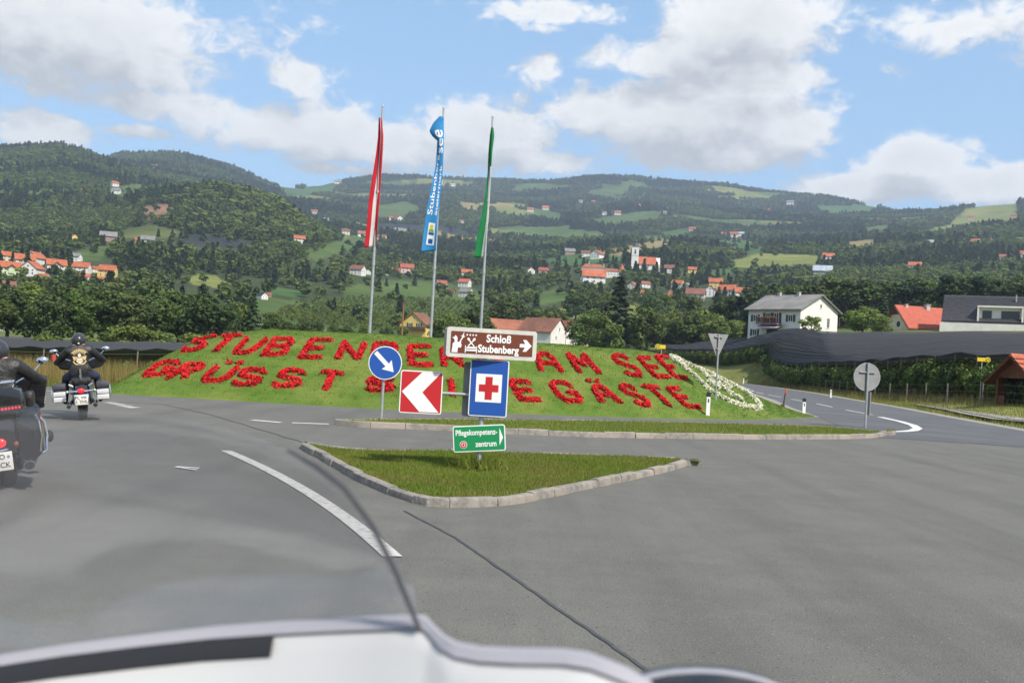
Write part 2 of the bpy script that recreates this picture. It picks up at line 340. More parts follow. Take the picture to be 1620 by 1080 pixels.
# open land, outlined where the photograph shows it: (colour key, dist range, outline)
FIELDS = [('olive', [(165, 374), (200, 360), (245, 356), (292, 368), (275, 378), (225, 379)]), ('net', [(262, 379), (300, 371), (345, 372), (400, 382), (432, 396), (380, 392), (300, 389)]),
 ('lime', [(293, 440), (312, 434), (340, 436), (362, 448), (345, 455), (305, 450)]), ('white', [(56, 394), (95, 383), (142, 379), (140, 387), (95, 393)]), ('meadow', [(110, 402), (150, 388), (190, 394), (165, 410), (120, 415)]),
 ('orchard', [(430, 500), (470, 478), (545, 470), (640, 470), (740, 478), (800, 490), (800, 540), (430, 540)]), ('meadow', [(545, 455), (600, 442), (700, 445), (770, 462), (780, 480), (640, 470), (545, 472)]),
 ('meadow', [(850, 462), (892, 455), (905, 474), (850, 484)]), ('lime', [(855, 505), (880, 488), (960, 483), (1062, 478), (1068, 492), (1000, 500), (940, 520), (860, 520)]),
 ('tan', [(930, 408), (960, 395), (1000, 387), (1055, 379), (1078, 384), (1015, 396), (962, 408)]), ('green', [(862, 410), (900, 402), (990, 404), (985, 414), (880, 421)]),
 ('lime', [(1152, 414), (1200, 401), (1260, 402), (1314, 406), (1295, 418), (1220, 420), (1165, 424)]), ('green', [(1100, 432), (1160, 423), (1182, 428), (1130, 436)]),
 ('lime', [(1415, 374), (1500, 356), (1528, 330), (1608, 317), (1612, 348), (1530, 356), (1470, 369)]), ('tan', [(690, 366), (745, 373), (742, 380), (660, 376)]), ('net', [(595, 353), (700, 358), (792, 377), (785, 387), (700, 368), (595, 362)]),
 ('meadow', [(598, 325), (640, 319), (668, 327), (640, 342), (575, 345)]), ('green', [(480, 296), (532, 289), (525, 305), (490, 304)]), ('green', [(440, 291), (492, 304), (482, 312), (445, 303)]), ('meadow', [(640, 288), (658, 286), (660, 292), (642, 293)]),
 ('meadow', [(925, 303), (968, 294), (1000, 300), (960, 312)]), ('green', [(1285, 326), (1388, 325), (1385, 333), (1315, 338)]), ('green', [(1118, 382), (1170, 377), (1225, 396), (1190, 400)]),
 ('meadow', [(925, 349), (1010, 335), (1052, 334), (1040, 345), (960, 354)]), ('tan', [(722, 318), (752, 322), (760, 332), (735, 330)]), ('meadow', [(840, 328), (888, 338), (885, 349), (850, 344)]), ('scar', [(224, 326), (268, 322), (266, 338), (232, 346)]),
 ('meadow', [(1360, 362), (1398, 356), (1420, 360), (1375, 368)]), ('tan', [(805, 270), (835, 270), (872, 276), (840, 280)]), ('meadow', [(470, 400), (520, 385), (560, 372), (610, 368), (560, 395), (500, 412)]), ('tan', [(1330, 385), (1380, 378), (1390, 384), (1345, 392)]),
 ('green', [(1040, 368), (1090, 360), (1100, 366), (1060, 378)]), ('meadow', [(160, 300), (215, 290), (240, 295), (190, 312)]), ('meadow', [(420, 500), (360, 475), (430, 470), (500, 480), (480, 505)]), ('green', [(370, 462), (440, 455), (500, 462), (470, 470)])]
FCOL = {'olive': (.085, .105, .03), 'net': (.028, .031, .036), 'lime': (.16, .18, .05), 'white': (.32, .34, .37), 'meadow': (.07, .11, .03), 'orchard': (.05, .085, .024), 'tan': (.24, .19, .085), 'green': (.055, .11, .032), 'scar': (.22, .13, .085)}
VILLAGES = [[(0, 400), (60, 395), (200, 410), (215, 445), (100, 455), (0, 452)], [(450, 405), (545, 412), (665, 420), (670, 440), (560, 446), (455, 430)], [(800, 412), (880, 408), (1180, 430), (1200, 485), (1060, 480), (860, 452)], [(720, 425), (765, 425), (765, 480), (715, 478)]]
def clearing(x, y, px):
    d = np.hypot(x, y); n = np.array([noise.noise(Vector((a/210, b/210, 7.7)))+.45*noise.noise(Vector((a/75, b/75, 2.2))) if d_ > 1250 else -1 for a, b, d_ in zip(x, y, d)]); return (n > np.where(px > 480, .21, .42)) & (d > 1300)
def build_terrain():
    daz = 4/CAM_F; az = list(np.arange(-.62, .62, daz)); az = list(np.linspace(-math.pi, -.62, 60)[:-1])+az+list(np.linspace(.62, math.pi, 60)); na = len(az)
    ds = [2.0, 8, 16, 24, 30]+list(DG[DG > 31]); nd = len(ds)
    A, D = np.meshgrid(az, ds, indexing='ij'); X = np.sin(A)*D; Y = np.cos(A)*D; Z = terrain(X, Y); Z[D < 45] = -.06
    v = np.stack([X, Y, Z], -1).reshape(-1, 3); i, j = np.meshgrid(np.arange(na-1), np.arange(nd-1), indexing='ij'); b = (i*nd+j).ravel()
    f = np.stack([b, b+nd, b+nd+1, b+1], -1)[:, ::-1]
    f = f[:, [3, 2, 1, 0]][:, ::-1]
    mt = bpy.data.materials.new('meadow_and_woodland_floor'); mt.use_nodes = True; t = NT(mt.node_tree); bs = t.n['Principled BSDF']; bs.inputs['Roughness'].default_value = .9; bs.inputs['Specular IOR Level'].default_value = .1
    at = t.node('ShaderNodeVertexColor', layer_name='land'); tc = t.node('ShaderNodeTexCoord')
    c = t.mix(t.ramp(t.noise(tc.outputs['Object'], .02, 6, .65), .35, .65, .0, 1.0), (.72, .74, .7), (1.28, 1.22, 1.2)); c = t.mix(1.0, at.outputs[0], c, 'MULTIPLY')
    c2 = t.mix(t.ramp(t.noise(tc.outputs['Object'], 1.3, 5, .7), .35, .65), (.75, .75, .75), (1.25, 1.25, 1.2)); c = t.mix(1.0, c, c2, 'MULTIPLY'); t.put(bs.inputs['Base Color'], c)
    bn = t.node('ShaderNodeBump'); bn.inputs['Strength'].default_value = .5; bn.inputs['Distance'].default_value = .3; t.l.new(t.noise(tc.outputs['Object'], 1.5, 5, .7), bn.inputs['Height']); t.l.new(bn.outputs[0], bs.inputs['Normal'])
    me = npmesh('terrain', v, f, mt, True)
    px, py = proj(v[:, 0], v[:, 1], v[:, 2]); d = np.hypot(v[:, 0], v[:, 1]); col = np.tile(np.array([.045, .06, .024, 1]), (len(v), 1)); col[d < 330, :3] = (.10, .13, .04); col[(d < 200) & (v[:, 0] > 12), :3] = (.17, .18, .055)
    front = v[:, 1] > 0
    for key, poly in FIELDS:
        k = inpoly(px, py, poly) & front & (d > 300); col[k, :3] = FCOL[key]
    ck = clearing(v[:, 0], v[:, 1], px) & front & (np.abs(px-810) < 1100); hue = np.sin(v[:, 0]/130)+np.cos(v[:, 1]/170); base = (col[:, 0] < .05) & ck; col[base & (hue > .3), :3] = FCOL['meadow']; col[base & (hue <= .3), :3] = FCOL['lime']; col[base & (hue < -1.1), :3] = FCOL['tan']
    ca = me.color_attributes.new('land', 'FLOAT_COLOR', 'POINT'); ca.data.foreach_set('color', col.astype(np.float32).ravel())
    o = link('terrain', me); tag(o, kind='structure'); return o
build_terrain()

# ------------------------------------------------------------------ asphalt, markings
def asphalt_mat():
    m = bpy.data.materials.new('worn_asphalt'); m.use_nodes = True; t = NT(m.node_tree); b = t.n['Principled BSDF']; tc = t.node('ShaderNodeTexCoord'); vec = tc.outputs['Object']
    c = t.mix(t.ramp(t.noise(vec, .28, 5, .6), .35, .65), (.106, .103, .092), (.130, .126, .112))
    c = t.mix(t.ramp(t.noise(vec, 1.3, 7, .75), .4, .66, 0, .75), c, (.150, .144, .127))
    mp = t.node('ShaderNodeMapping'); mp.inputs['Scale'].default_value = (1.1, .07, 1); mp.inputs['Rotation'].default_value = (0, 0, rad(-14)); t.l.new(vec, mp.inputs[0])
    c = t.mix(t.ramp(t.noise(mp.outputs[0], 1.2, 5, .6), .45, .66, 0, .55), c, (.084, .083, .076))
    vo = t.node('ShaderNodeTexVoronoi'); vo.inputs['Scale'].default_value = 75; t.l.new(vec, vo.inputs['Vector'])
    c = t.mix(t.ramp(vo.outputs['Distance'], .12, .4, .55, 0), c, (.18, .178, .17)); sg = t.noise(vec, 95, 4, .85); c = t.mix(t.ramp(sg, .28, .72, 0, 1), t.mix(1.0, c, (.40, .40, .40), 'MULTIPLY'), t.mix(1.0, c, (1.62, 1.62, 1.6), 'MULTIPLY'))
    sp = t.noise(vec, 34, 2, .5); c = t.mix(t.ramp(sp, .66, .70), c, (.05, .05, .05)); c = t.mix(t.ramp(t.noise(vec, 47, 2, .5), .70, .73), c, (.32, .31, .28))
    t.put(b.inputs['Base Color'], c); b.inputs['Roughness'].default_value = .82; b.inputs['Specular IOR Level'].default_value = .3
    bn = t.node('ShaderNodeBump'); bn.inputs['Strength'].default_value = .55; bn.inputs['Distance'].default_value = .006; t.l.new(t.math('ADD', vo.outputs['Distance'], sg), bn.inputs['Height']); t.l.new(bn.outputs[0], b.inputs['Normal']); return m
ASPH = asphalt_mat()
ASPH2 = mat('dark_asphalt', (.078, .082, .088), (.095, .098, .104), 1.2, .85, bump=.3, bscale=120, c3=(.115, .115, .115), s3=.4)
PAINT = mat('road_paint', (.66, .65, .62), (.47, .46, .43), 9, .75, bump=.2, bscale=90, lo=.45, hi=.7)
PAINTW = mat('worn_road_paint', (.50, .48, .45), (.27, .26, .245), 14, .8, bump=.2, bscale=90, lo=.5, hi=.68)
CONC = mat('gutter_concrete', (.30, .28, .25), (.22, .205, .185), 2.5, .9, bump=.3, bscale=40)
mb = MB(); mb.sheet([(-70, -30), (45, -30), (40, 10), (30, 24), (20.5, 31.5), (17.2, 35.2), (19.0, 44), (12, 45), (-4, 36), (-9.5, 31), (-10.9, 29.0), (-13.1, 30.9), (-15.1, 31.9), (-21.6, 33.2), (-40, 36), (-70, 37)], .0)
tag(mb.build('road', ASPH, smooth=False), kind='structure')
def strip(pts, w0, w1, z, name, m, n=1):
    """ribbon along pts from offset w0 (left, negative) to w1 (right)"""
    L = []; Rr = []; pts = [Vector((p[0], p[1], 0)) for p in pts]
    for i, p in enumerate(pts):
        d = (pts[min(i+1, len(pts)-1)]-pts[max(i-1, 0)]).normalized(); nrm = Vector((d.y, -d.x, 0)); L.append(p+nrm*w0); Rr.append(p+nrm*w1)
    b = MB(); vs = []; [vs.extend(((a.x, a.y, z), (c.x, c.y, z))) for a, c in zip(L, Rr)]
    b.add(vs, [(2*i, 2*i+1, 2*i+3, 2*i+2) for i in range(len(pts)-1)]); return b.build(name, m, smooth=False)
tag(strip([(12.6, 28)]+ROAD_R, -3.3, 3.6, .006, 'side_road', ASPH2), kind='structure')
tag(strip(ROAD_R, 3.6, 4.3, .012, 'gutter_strip', CONC), kind='structure')
tag(strip(ROAD_R[1:], -3.9, -3.3, .012, 'gutter_strip', CONC), kind='structure')
def along(pts, s0, s1, k=6):
    pts = [Vector((p[0], p[1], 0)) for p in pts]; L = [0]
    for a, b in zip(pts, pts[1:]): L.append(L[-1]+(b-a).length)
    out = []
    for s in np.linspace(s0, s1, k):
        out.append((interp(s, L, [p.x for p in pts]), interp(s, L, [p.y for p in pts])))
    return out
CL = [G(1390, 658), G(1345, 650), G(1298, 640), G(1256, 632), G(1222, 626), G(1194, 620), G(1183, 615)]; CL = [(p.x, p.y) for p in CL]+[(29, 140), (31, 165)]
s = 1.0
for i in range(11):
    o = strip(along(CL, s, s+(5.2 if i < 3 else 6), 4), -.07, .07, .016, 'lane_dash', PAINT); tag(o, 'white centre line dash on the dark side road', 'road marking', 'centre line dashes of the side road'); s += 9.0
arc = [G(1393, 660), G(1425, 667), G(1445, 673), G(1453, 678), G(1446, 681.5), G(1430, 683), G(1408, 683.5)]
tag(strip([(p.x, p.y) for p in arc], -.13, .17, .018, 'give_way_arc', PAINT), 'white curved line rounding the mouth of the side road', 'road marking')
st = [(p.x, p.y) for p in (G(358, 713), G(420, 743), G(480, 775), G(530, 805), G(575, 840), G(618, 881))]; st = [Vector((np.polyval(np.polyfit([q[1] for q in st], [q[0] for q in st], 2), yy), yy, 0)) for yy in np.linspace(st[0][1], st[-1][1], 24)]
tag(strip([(p.x, p.y) for p in st], -.075, .075, .008, 'lane_line', PAINTW), 'long worn white lane line beside the triangular kerbed island', 'road marking')
for a, b, lab in (((398, 664.5), (444, 668.5), 'white dash on the asphalt before the long island, farther from its kerb'), ((462, 669), (520, 671), 'white dash on the asphalt touching the end of the long island kerb')):
    p, q = G(*a), G(*b); tag(strip([(p.x, p.y), (q.x, q.y)], -.09, .09, .008, 'lane_dash', PAINT), lab, 'road marking')
for k in range(4):
    p = G(168+k*11, 637.5+k*2.6); q = G(182+k*11, 636.8+k*2.4); tag(strip([(p.x, p.y), (q.x, q.y)], -.13, .13, .008, 'block_marking', PAINTW), 'short white block marking beside the grass mound foot', 'road marking', 'block markings by the mound')
p, q = G(-60, 611), G(88, 619); tag(strip([(p.x, p.y), (q.x, q.y)], -.06, .06, .008, 'edge_line', PAINT), 'white edge line along the dry grass verge', 'road marking')
b = MB(); c0 = G(297, 740); b.box((c0.x, c0.y, .010), (.28, .05, .004), rz=rad(-6)); b.box((c0.x+.02, c0.y-.13, .0105), (.05, .34, .004), rz=rad(60)); tag(b.build('survey_mark', PAINT, smooth=False), 'small white painted tick mark on the lane', 'road marking')
SEAMM = mat('tar_seam', (.045, .045, .047), (.07, .07, .07), 12, .6)
def wob(pts, n, amp):
    q = along(pts, 0, sum((Vector(b)-Vector(a)).length for a, b in zip(pts, pts[1:])), n); return [(x+random.uniform(-amp, amp), y+random.uniform(-amp, amp)) for x, y in q]
sm = [G(640, 808), G(720, 850), G(850, 940), G(1010, 1050), G(1090, 1110)]
tag(strip(wob([(p.x, p.y) for p in sm], 60, .006), -.014, .014, .005, 'tar_seam', SEAMM), kind='structure')
sm = [G(150, 634), G(260, 640), G(330, 655), G(480, 700)]; tag(strip(wob([(p.x, p.y) for p in sm], 40, .02), -.02, .02, .005, 'tar_seam', SEAMM), kind='structure')

# ------------------------------------------------------------------ the mound
MB_PTS = [(-11.4, 29.3), (-10.91, 29.04), (-7.78, 29.0), (-3.11, 28.86), (3.72, 32.0), (7.72, 34.88), (11.58, 40.4), (13, 43)]
def front_y(x): return np.interp(x, [p[0] for p in MB_PTS], [p[1] for p in MB_PTS])
_out = [(165, 619), (200, 597), (230, 578), (260, 559), (300, 534), (325, 527), (345, 523), (420, 521), (500, 523), (620, 530), (850, 543), (1000, 553), (1050, 558), (1080, 566), (1130, 590), (1180, 615), (1230, 640), (1285, 659)]
_cx, _cz = [], []
for p_ in _out:
    yy = 36.5
    for _ in range(6): q = P(*p_, yy); yy = float(front_y(q.x))+(7.6 if 345 < p_[0] < 1050 else 5.5)
    q = P(*p_, yy); _cx.append(q.x); _cz.append(q.z)
_cz[0] = 0; _cz[-1] = 0; _cx[0] = -11.2; _cx[-1] = 11.9
def mound_h(x, y):
    x = np.asarray(x, float); y = np.asarray(y, float); hc = np.interp(x, _cx, _cz, left=0, right=0)
    t = (y-front_y(x))/7.0; k = np.clip(t, 0, 1.35); S = np.where(k < .7, k*1.12, .784+.216*(1-(1-np.clip((k-.7)/.5, 0, 1))**2))
    S = np.minimum(S, 1); bk = np.clip((y-front_y(x)-13)/7, 0, 1); S = S*(1-bk*bk*(3-2*bk))
    # the flanks rise from their own foot as well as from the front
    und = .03*np.sin(x*1.7+y*.6)+.02*np.sin(y*2.1-x*.4)
    return np.maximum(hc*S*(1+0*x)+und*np.minimum(hc*S, .6), 0)
def MZ(x, y): return float(mound_h(x, y))
def M_(px, py):
    d = ray(px, py); t = np.linspace(26, 48, 2200)/d[1]; X = d[0]*t; Y = d[1]*t; Z = EYE+d[2]*t; k = np.nonzero(mound_h(X, Y) >= Z)[0]
    k = k[0] if len(k) else int(np.argmin(Z-mound_h(X, Y))); return Vector((X[k], Y[k], MZ(X[k], Y[k])))
LAWN = mat('mown_lawn', (.07, .128, .015), (.10, .16, .025), 1.6, .85, bump=.9, bscale=26, c3=(.155, .185, .038), s3=.55, spec=.15, detail=8)
xs = np.arange(-12.2, 13.0, .2); ts = np.concatenate([np.arange(-.15, 8, .2), np.arange(8, 21, .6)])
X, Tt = np.meshgrid(xs, ts, indexing='ij'); Y = front_y(X)+Tt; Z = mound_h(X, Y); Z = np.where(Z <= .004, -.04, Z+.015); Z += np.where(Z > .1, .012*np.sin(X*9+Y*4)*np.sin(Y*7-X*5), 0)
n1 = len(ts); i, j = np.meshgrid(np.arange(len(xs)-1), np.arange(n1-1), indexing='ij'); bb = (i*n1+j).ravel(); ff = np.stack([bb, bb+n1, bb+n1+1, bb+1], -1)
tag(link('mound', npmesh('mound', np.stack([X, Y, Z], -1).reshape(-1, 3), ff, LAWN, True)), kind='structure')
# grass blades ------------------------------------------------------
def blades(name, pts, zs, h, w, m, lean=.5, parent=None):
    n = len(pts); a = RNG.uniform(0, 2*math.pi, n); hh = h*RNG.uniform(.5, 1.35, n); ww = w*RNG.uniform(.7, 1.3, n); la = RNG.uniform(0, 2*math.pi, n); ll = hh*lean*RNG.uniform(.1, 1, n)
    base = np.column_stack([pts, zs]); dx = np.column_stack([np.cos(a)*ww/2, np.sin(a)*ww/2, np.zeros(n)])
    tip = base+np.column_stack([np.cos(la)*ll, np.sin(la)*ll, hh]); v = np.stack([base-dx, base+dx, tip], 1).reshape(-1, 3); f = np.arange(3*n).reshape(-1, 3)
    o = link(name, npmesh(name, v, f, m), parent); return tag(o, kind='stuff')
BLADE = mat('grass_blade', (.125, .185, .024), (.19, .225, .04), .7, .8, transl=.3, island=.35, spec=.15, c3=(.19, .175, .05), s3=1.1)
BLADEM = mat('mound_grass_blade', (.08, .142, .016), (.108, .17, .026), .7, .8, transl=.3, island=.15, spec=.12)
BLADE2 = mat('verge_grass_blade', (.13, .17, .035), (.24, .215, .065), .5, .8, transl=.3, island=.35, spec=.15)
DRY = mat('dry_grass_blade', (.30, .22, .085), (.17, .16, .055), .45, .85, transl=.25, island=.35, spec=.1)
n = 120000; gx = RNG.uniform(-11.3, 12, n); gy = front_y(gx)+RNG.uniform(0, 8.8, n)**1.0; gz = mound_h(gx, gy); k = gz > .01
o = blades('mound_grass', np.column_stack([gx, gy])[k], gz[k], .03, .03, BLADEM, .9); o['label'] = 'short mown green grass on the mound'
# islands -----------------------------------------------------------
GRAN = mat('granite_kerb', (.27, .245, .215), (.16, .145, .128), 9, .85, bump=.7, bscale=28, c3=(.32, .275, .23), s3=1.6, island=0, rnd=.15)
def catmull(pts, k=6):
    n = len(pts); out = []
    for i in range(n):
        p0, p1, p2, p3 = [Vector(pts[(i+j-1) % n]) for j in range(4)]
        for s_ in range(k):
            u = s_/k; out.append(.5*((2*p1)+(-p0+p2)*u+(2*p0-5*p1+4*p2-p3)*u*u+(-p0+3*p1-3*p2+p3)*u**3))
    return out
def island(name, pts, zt, wk, stone, seed, label, nb, hb):
    rr = random.Random(seed); loop = [Vector((p[0], p[1])) for p in catmull([(p[0], p[1]) for p in pts])]
    ar = sum(a.x*b.y-b.x*a.y for a, b in zip(loop, loop[1:]+loop[:1]))
    if ar < 0: loop.reverse()
    L = [0]
    for a, b in zip(loop, loop[1:]+loop[:1]): L.append(L[-1]+(b-a).length)
    lx = [p.x for p in loop]+[loop[0].x]; ly = [p.y for p in loop]+[loop[0].y]
    def at(s): s = s % L[-1]; return Vector((interp(s, L, lx), interp(s, L, ly)))
    def nr(s): d = (at(s+.06)-at(s-.06)).normalized(); return Vector((-d.y, d.x))
    inner = [at(s)+nr(s)*(wk-.01) for s in np.arange(0, L[-1], .18)]
    b = MB(); b.sheet([(p.x, p.y) for p in inner], zt-.015); root = b.build(name, LAWN, smooth=False); tag(root, kind='structure')
    s = 0
    while s < L[-1]-.1:
        ln = min(stone*rr.uniform(.75, 1.3), L[-1]-s); q = MB(); rings = []; j = rr.uniform(-.012, .012); zt_ = zt+rr.uniform(-.01, .012)
        K = max(2, int(ln/.2)+1)
        for u in np.linspace(s+.004, s+ln-.004, K):
            p = at(u); nn = nr(u); w = rr.uniform(-.006, .006); e = [(-.005, -.06), (.0+w, .03), (.012+w, zt_-.012), (.035, zt_+rr.uniform(-.004, .004)), (wk-.02, zt_+rr.uniform(-.004, .004)), (wk, zt_-.02), (wk, -.06)]
            rings.append([(p.x+nn.x*(o_+j), p.y+nn.y*(o_+j), z_) for o_, z_ in e])
        q.loft(rings); q.build('kerb_stone', GRAN, root); s += ln
    xs = [p.x for p in inner]; ys = [p.y for p in inner]; gx = RNG.uniform(min(xs), max(xs), nb); gy = RNG.uniform(min(ys), max(ys), nb); k = inpoly(gx, gy, [(p.x, p.y) for p in inner])
    g = blades('grass', np.column_stack([gx, gy])[k], np.full(k.sum(), zt-.02), hb, .009 if stone > .5 else .012, BLADE, parent=root); g['label'] = label
    return root
ISL1 = [G(476, 707, .0), G(512, 730), G(548, 752), G(590, 772), G(630, 788), G(680, 801), G(760, 802), G(830, 795), G(915, 777), G(1000, 759), G(1060, 745), G(1093, 735), G(1095, 727, .1), G(1075, 720, .12), G(1000, 716, .12), G(870, 712, .12), G(700, 706.5, .12), G(560, 705, .12)]
island('traffic_island', ISL1, .085, .13, .62, 3, 'short green grass of the triangular island', 150000, .04)
ISL2 = [G(527, 672), G(575, 676), G(700, 681), G(900, 690.5), G(1050, 693.5), G(1200, 695), G(1330, 694.5), G(1388, 692), G(1409, 686), G(1395, 681, .12), G(1300, 673.5, .12), G(1150, 668.5, .12), G(980, 664.5, .12), G(800, 662, .12), G(650, 661, .12), G(545, 662, .12)]
island('traffic_island', ISL2, .115, .13, .78, 5, 'short green grass of the long island', 90000, .06)
# verges ------------------------------------------------------------
def verge(name, poly, n, h, w, m, label, lean=.5):
    xs = [p[0] for p in poly]; ys = [p[1] for p in poly]; gx = RNG.uniform(min(xs), max(xs), n); gy = RNG.uniform(min(ys), max(ys), n); k = inpoly(gx, gy, poly); gx, gy = gx[k], gy[k]
    o = blades(name, np.column_stack([gx, gy]), terrain(gx, gy)-.02, h, w, m, lean); o['label'] = label; return o
lv = [(-34, 34.6), (-21.6, 33.3), (-15.1, 32.0), (-13.0, 31.3), (-11.3, 29.9), (-10.5, 35), (-11, 44), (-36, 44)]
verge('verge_grass', lv, 26000, .30, .02, BLADE2, 'green grass at the foot of the left verge')
verge('dry_grass', [(-36, 36.4), (-15, 33.8), (-12.4, 33.4), (-12.0, 41), (-36, 44)], 34000, .72, .02, DRY, 'tall dry straw-coloured grass on the left verge', .35)
rv = [(17.6, 35.4), (20.8, 31.6), (34, 24), (40, 40), (34, 60), (30.5, 90), (36, 130), (38, 165), (35.5, 165), (33.4, 134), (30, 105), (26.8, 85), (23.6, 64), (20.9, 50), (19.3, 41)]
verge('verge_grass', rv, 90000, .22, .03, BLADE2, 'green grass of the verge along the side road')
verge('dry_grass', [(27, 62), (31, 62), (31, 90), (36, 130), (38, 165), (36, 165), (33.8, 134), (30.6, 105), (27.6, 85)], 20000, .5, .03, DRY, 'dry straw-coloured grass in front of the netted orchard')
# ------------------------------------------------------------------ houses
def wallm(k):
    c = {'white': (.74, .72, .68), 'cream': (.66, .58, .42), 'yellow': (.72, .52, .16), 'green': (.52, .60, .38), 'grey': (.42, .42, .41), 'pink': (.62, .42, .36), 'wood': (.13, .07, .04), 'brown': (.30, .20, .14), 'pale': (.66, .62, .55)}[k]
    return mat('plaster_'+k, c, tuple(v*.86 for v in c), .8, .9, bump=.15, bscale=20)
def roofm(k):
    c = {'orange': (.40, .115, .05), 'red': (.32, .085, .055), 'brown': (.20, .085, .055), 'grey': (.20, .19, .18), 'dark': (.035, .035, .04), 'rust': (.28, .10, .055), 'tin': (.32, .36, .42)}[k]
    if 'roof_'+k in MATS: return MATS['roof_'+k]
    m = mat('roof_'+k, c, tuple(v*.72 for v in c), .9, .8, c3=tuple(v*1.2 for v in c), s3=.25); t = NT(m.node_tree); b = t.n['Principled BSDF']; tc = t.node('ShaderNodeTexCoord')
    wv = t.node('ShaderNodeTexWave', bands_direction='Z'); wv.inputs['Scale'].default_value = 1.1; wv.inputs['Distortion'].default_value = .3; t.l.new(tc.outputs['Object'], wv.inputs[0])
    bn = t.node('ShaderNodeBump'); bn.inputs['Strength'].default_value = .5; bn.inputs['Distance'].default_value = .06; t.l.new(wv.outputs['Fac'], bn.inputs['Height']); t.l.new(bn.outputs[0], b.inputs['Normal']); return m
WFRAME = mat('window_frame_white', (.75, .75, .73), rough=.5); PANE = mat('window_pane', (.03, .035, .04), rough=.08, spec=.8); SHUT = mat('shutter_green', (.012, .06, .045), (.02, .075, .06), 3, .6)
DKWOOD = mat('dark_wood', (.075, .036, .02), (.12, .06, .035), 5, .75, bump=.3, bscale=30); CHIM = mat('chimney_plaster', (.5, .47, .42), (.4, .38, .35), 3, .9)
HOUSES = []       # (x, y, radius) kept clear of trees
def gable_house(root, B, L, h, rise, wall, roof, ov=.5, th=.22, z0=-1.5, ext=None):
    """gable walls at y=+-L/2, ridge along local Y; origin at ground centre"""
    m = MB(); m.prism([(-B/2, z0), (B/2, z0), (B/2, h), (0, h+rise), (-B/2, h)], -L/2, L/2, 'Y'); m.build('wall', wallm(wall), root, smooth=False)
    sl = rise/(B/2); r = MB(); e = B/2+ov; ze = h-sl*ov; f = .04
    r.prism([(-e, ze+f), (0, h+rise+f), (e, ze+f), (e, ze+th+f), (0, h+rise+th*1.2+f), (-e, ze+th+f)], -L/2-ov*.8, L/2+ov*.8, 'Y'); return r.build('roof', roofm(roof), root, smooth=False)
def window(root, B, L, face, u, z, w, h, shutters=None, bars=True, frame=WFRAME):
    """face: 'f' -Y gable, 'l' -X side, 'r' +X side"""
    if face == 'f': mk = lambda a, b, n: (a, -L/2-n, b)
    elif face == 'l': mk = lambda a, b, n: (-B/2-n, a, b)
    elif face == 'b': mk = lambda a, b, n: (a, L/2+n, b)
    else: mk = lambda a, b, n: (B/2+n, a, b)
    def slab(m, a0, a1, b0, b1, n0, n1):
        m.add([mk(a, b, n) for n in (n0, n1) for b in (b0, b1) for a in (a0, a1)], [(0, 2, 3, 1), (4, 5, 7, 6), (0, 1, 5, 4), (2, 6, 7, 3), (0, 4, 6, 2), (1, 3, 7, 5)])
    q = MB(); f = .07*min(1.6, w); slab(q, u-w/2, u-w/2+f, z, z+h, -.02, .05); slab(q, u+w/2-f, u+w/2, z, z+h, -.02, .05); slab(q, u-w/2+f, u+w/2-f, z, z+f, -.02, .05); slab(q, u-w/2+f, u+w/2-f, z+h-f, z+h, -.02, .05)
    if bars: slab(q, u-f*.5, u+f*.5, z+f, z+h-f, -.02, .04)
    o = q.build('window', frame, root, smooth=False); g = MB(); slab(g, u-w/2+f*.6, u+w/2-f*.6, z+f*.6, z+h-f*.6, -.03, .012); g.build('pane', PANE, o, smooth=False)
    s = MB(); slab(s, u-w/2-.06, u+w/2+.06, z-.07, z-.005, -.02, .10); s.build('sill', frame, o, smooth=False)
    if shutters:
        for sg in (-1, 1): s = MB(); c = u+sg*(w/2+.05+w*.26); slab(s, c-w*.26, c+w*.26, z-.03, z+h+.03, .0, .05); s.build('shutter', shutters, o, smooth=False)
    return o
def chimney(roof, x, y, z, s=.55, hh=1.1):
    c = MB(); c.box((x, y, z), (s, s, hh)); c.box((x, y, z+hh/2+.04), (s*1.25, s*1.25, .09)); c.build('chimney', CHIM, roof, smooth=False)
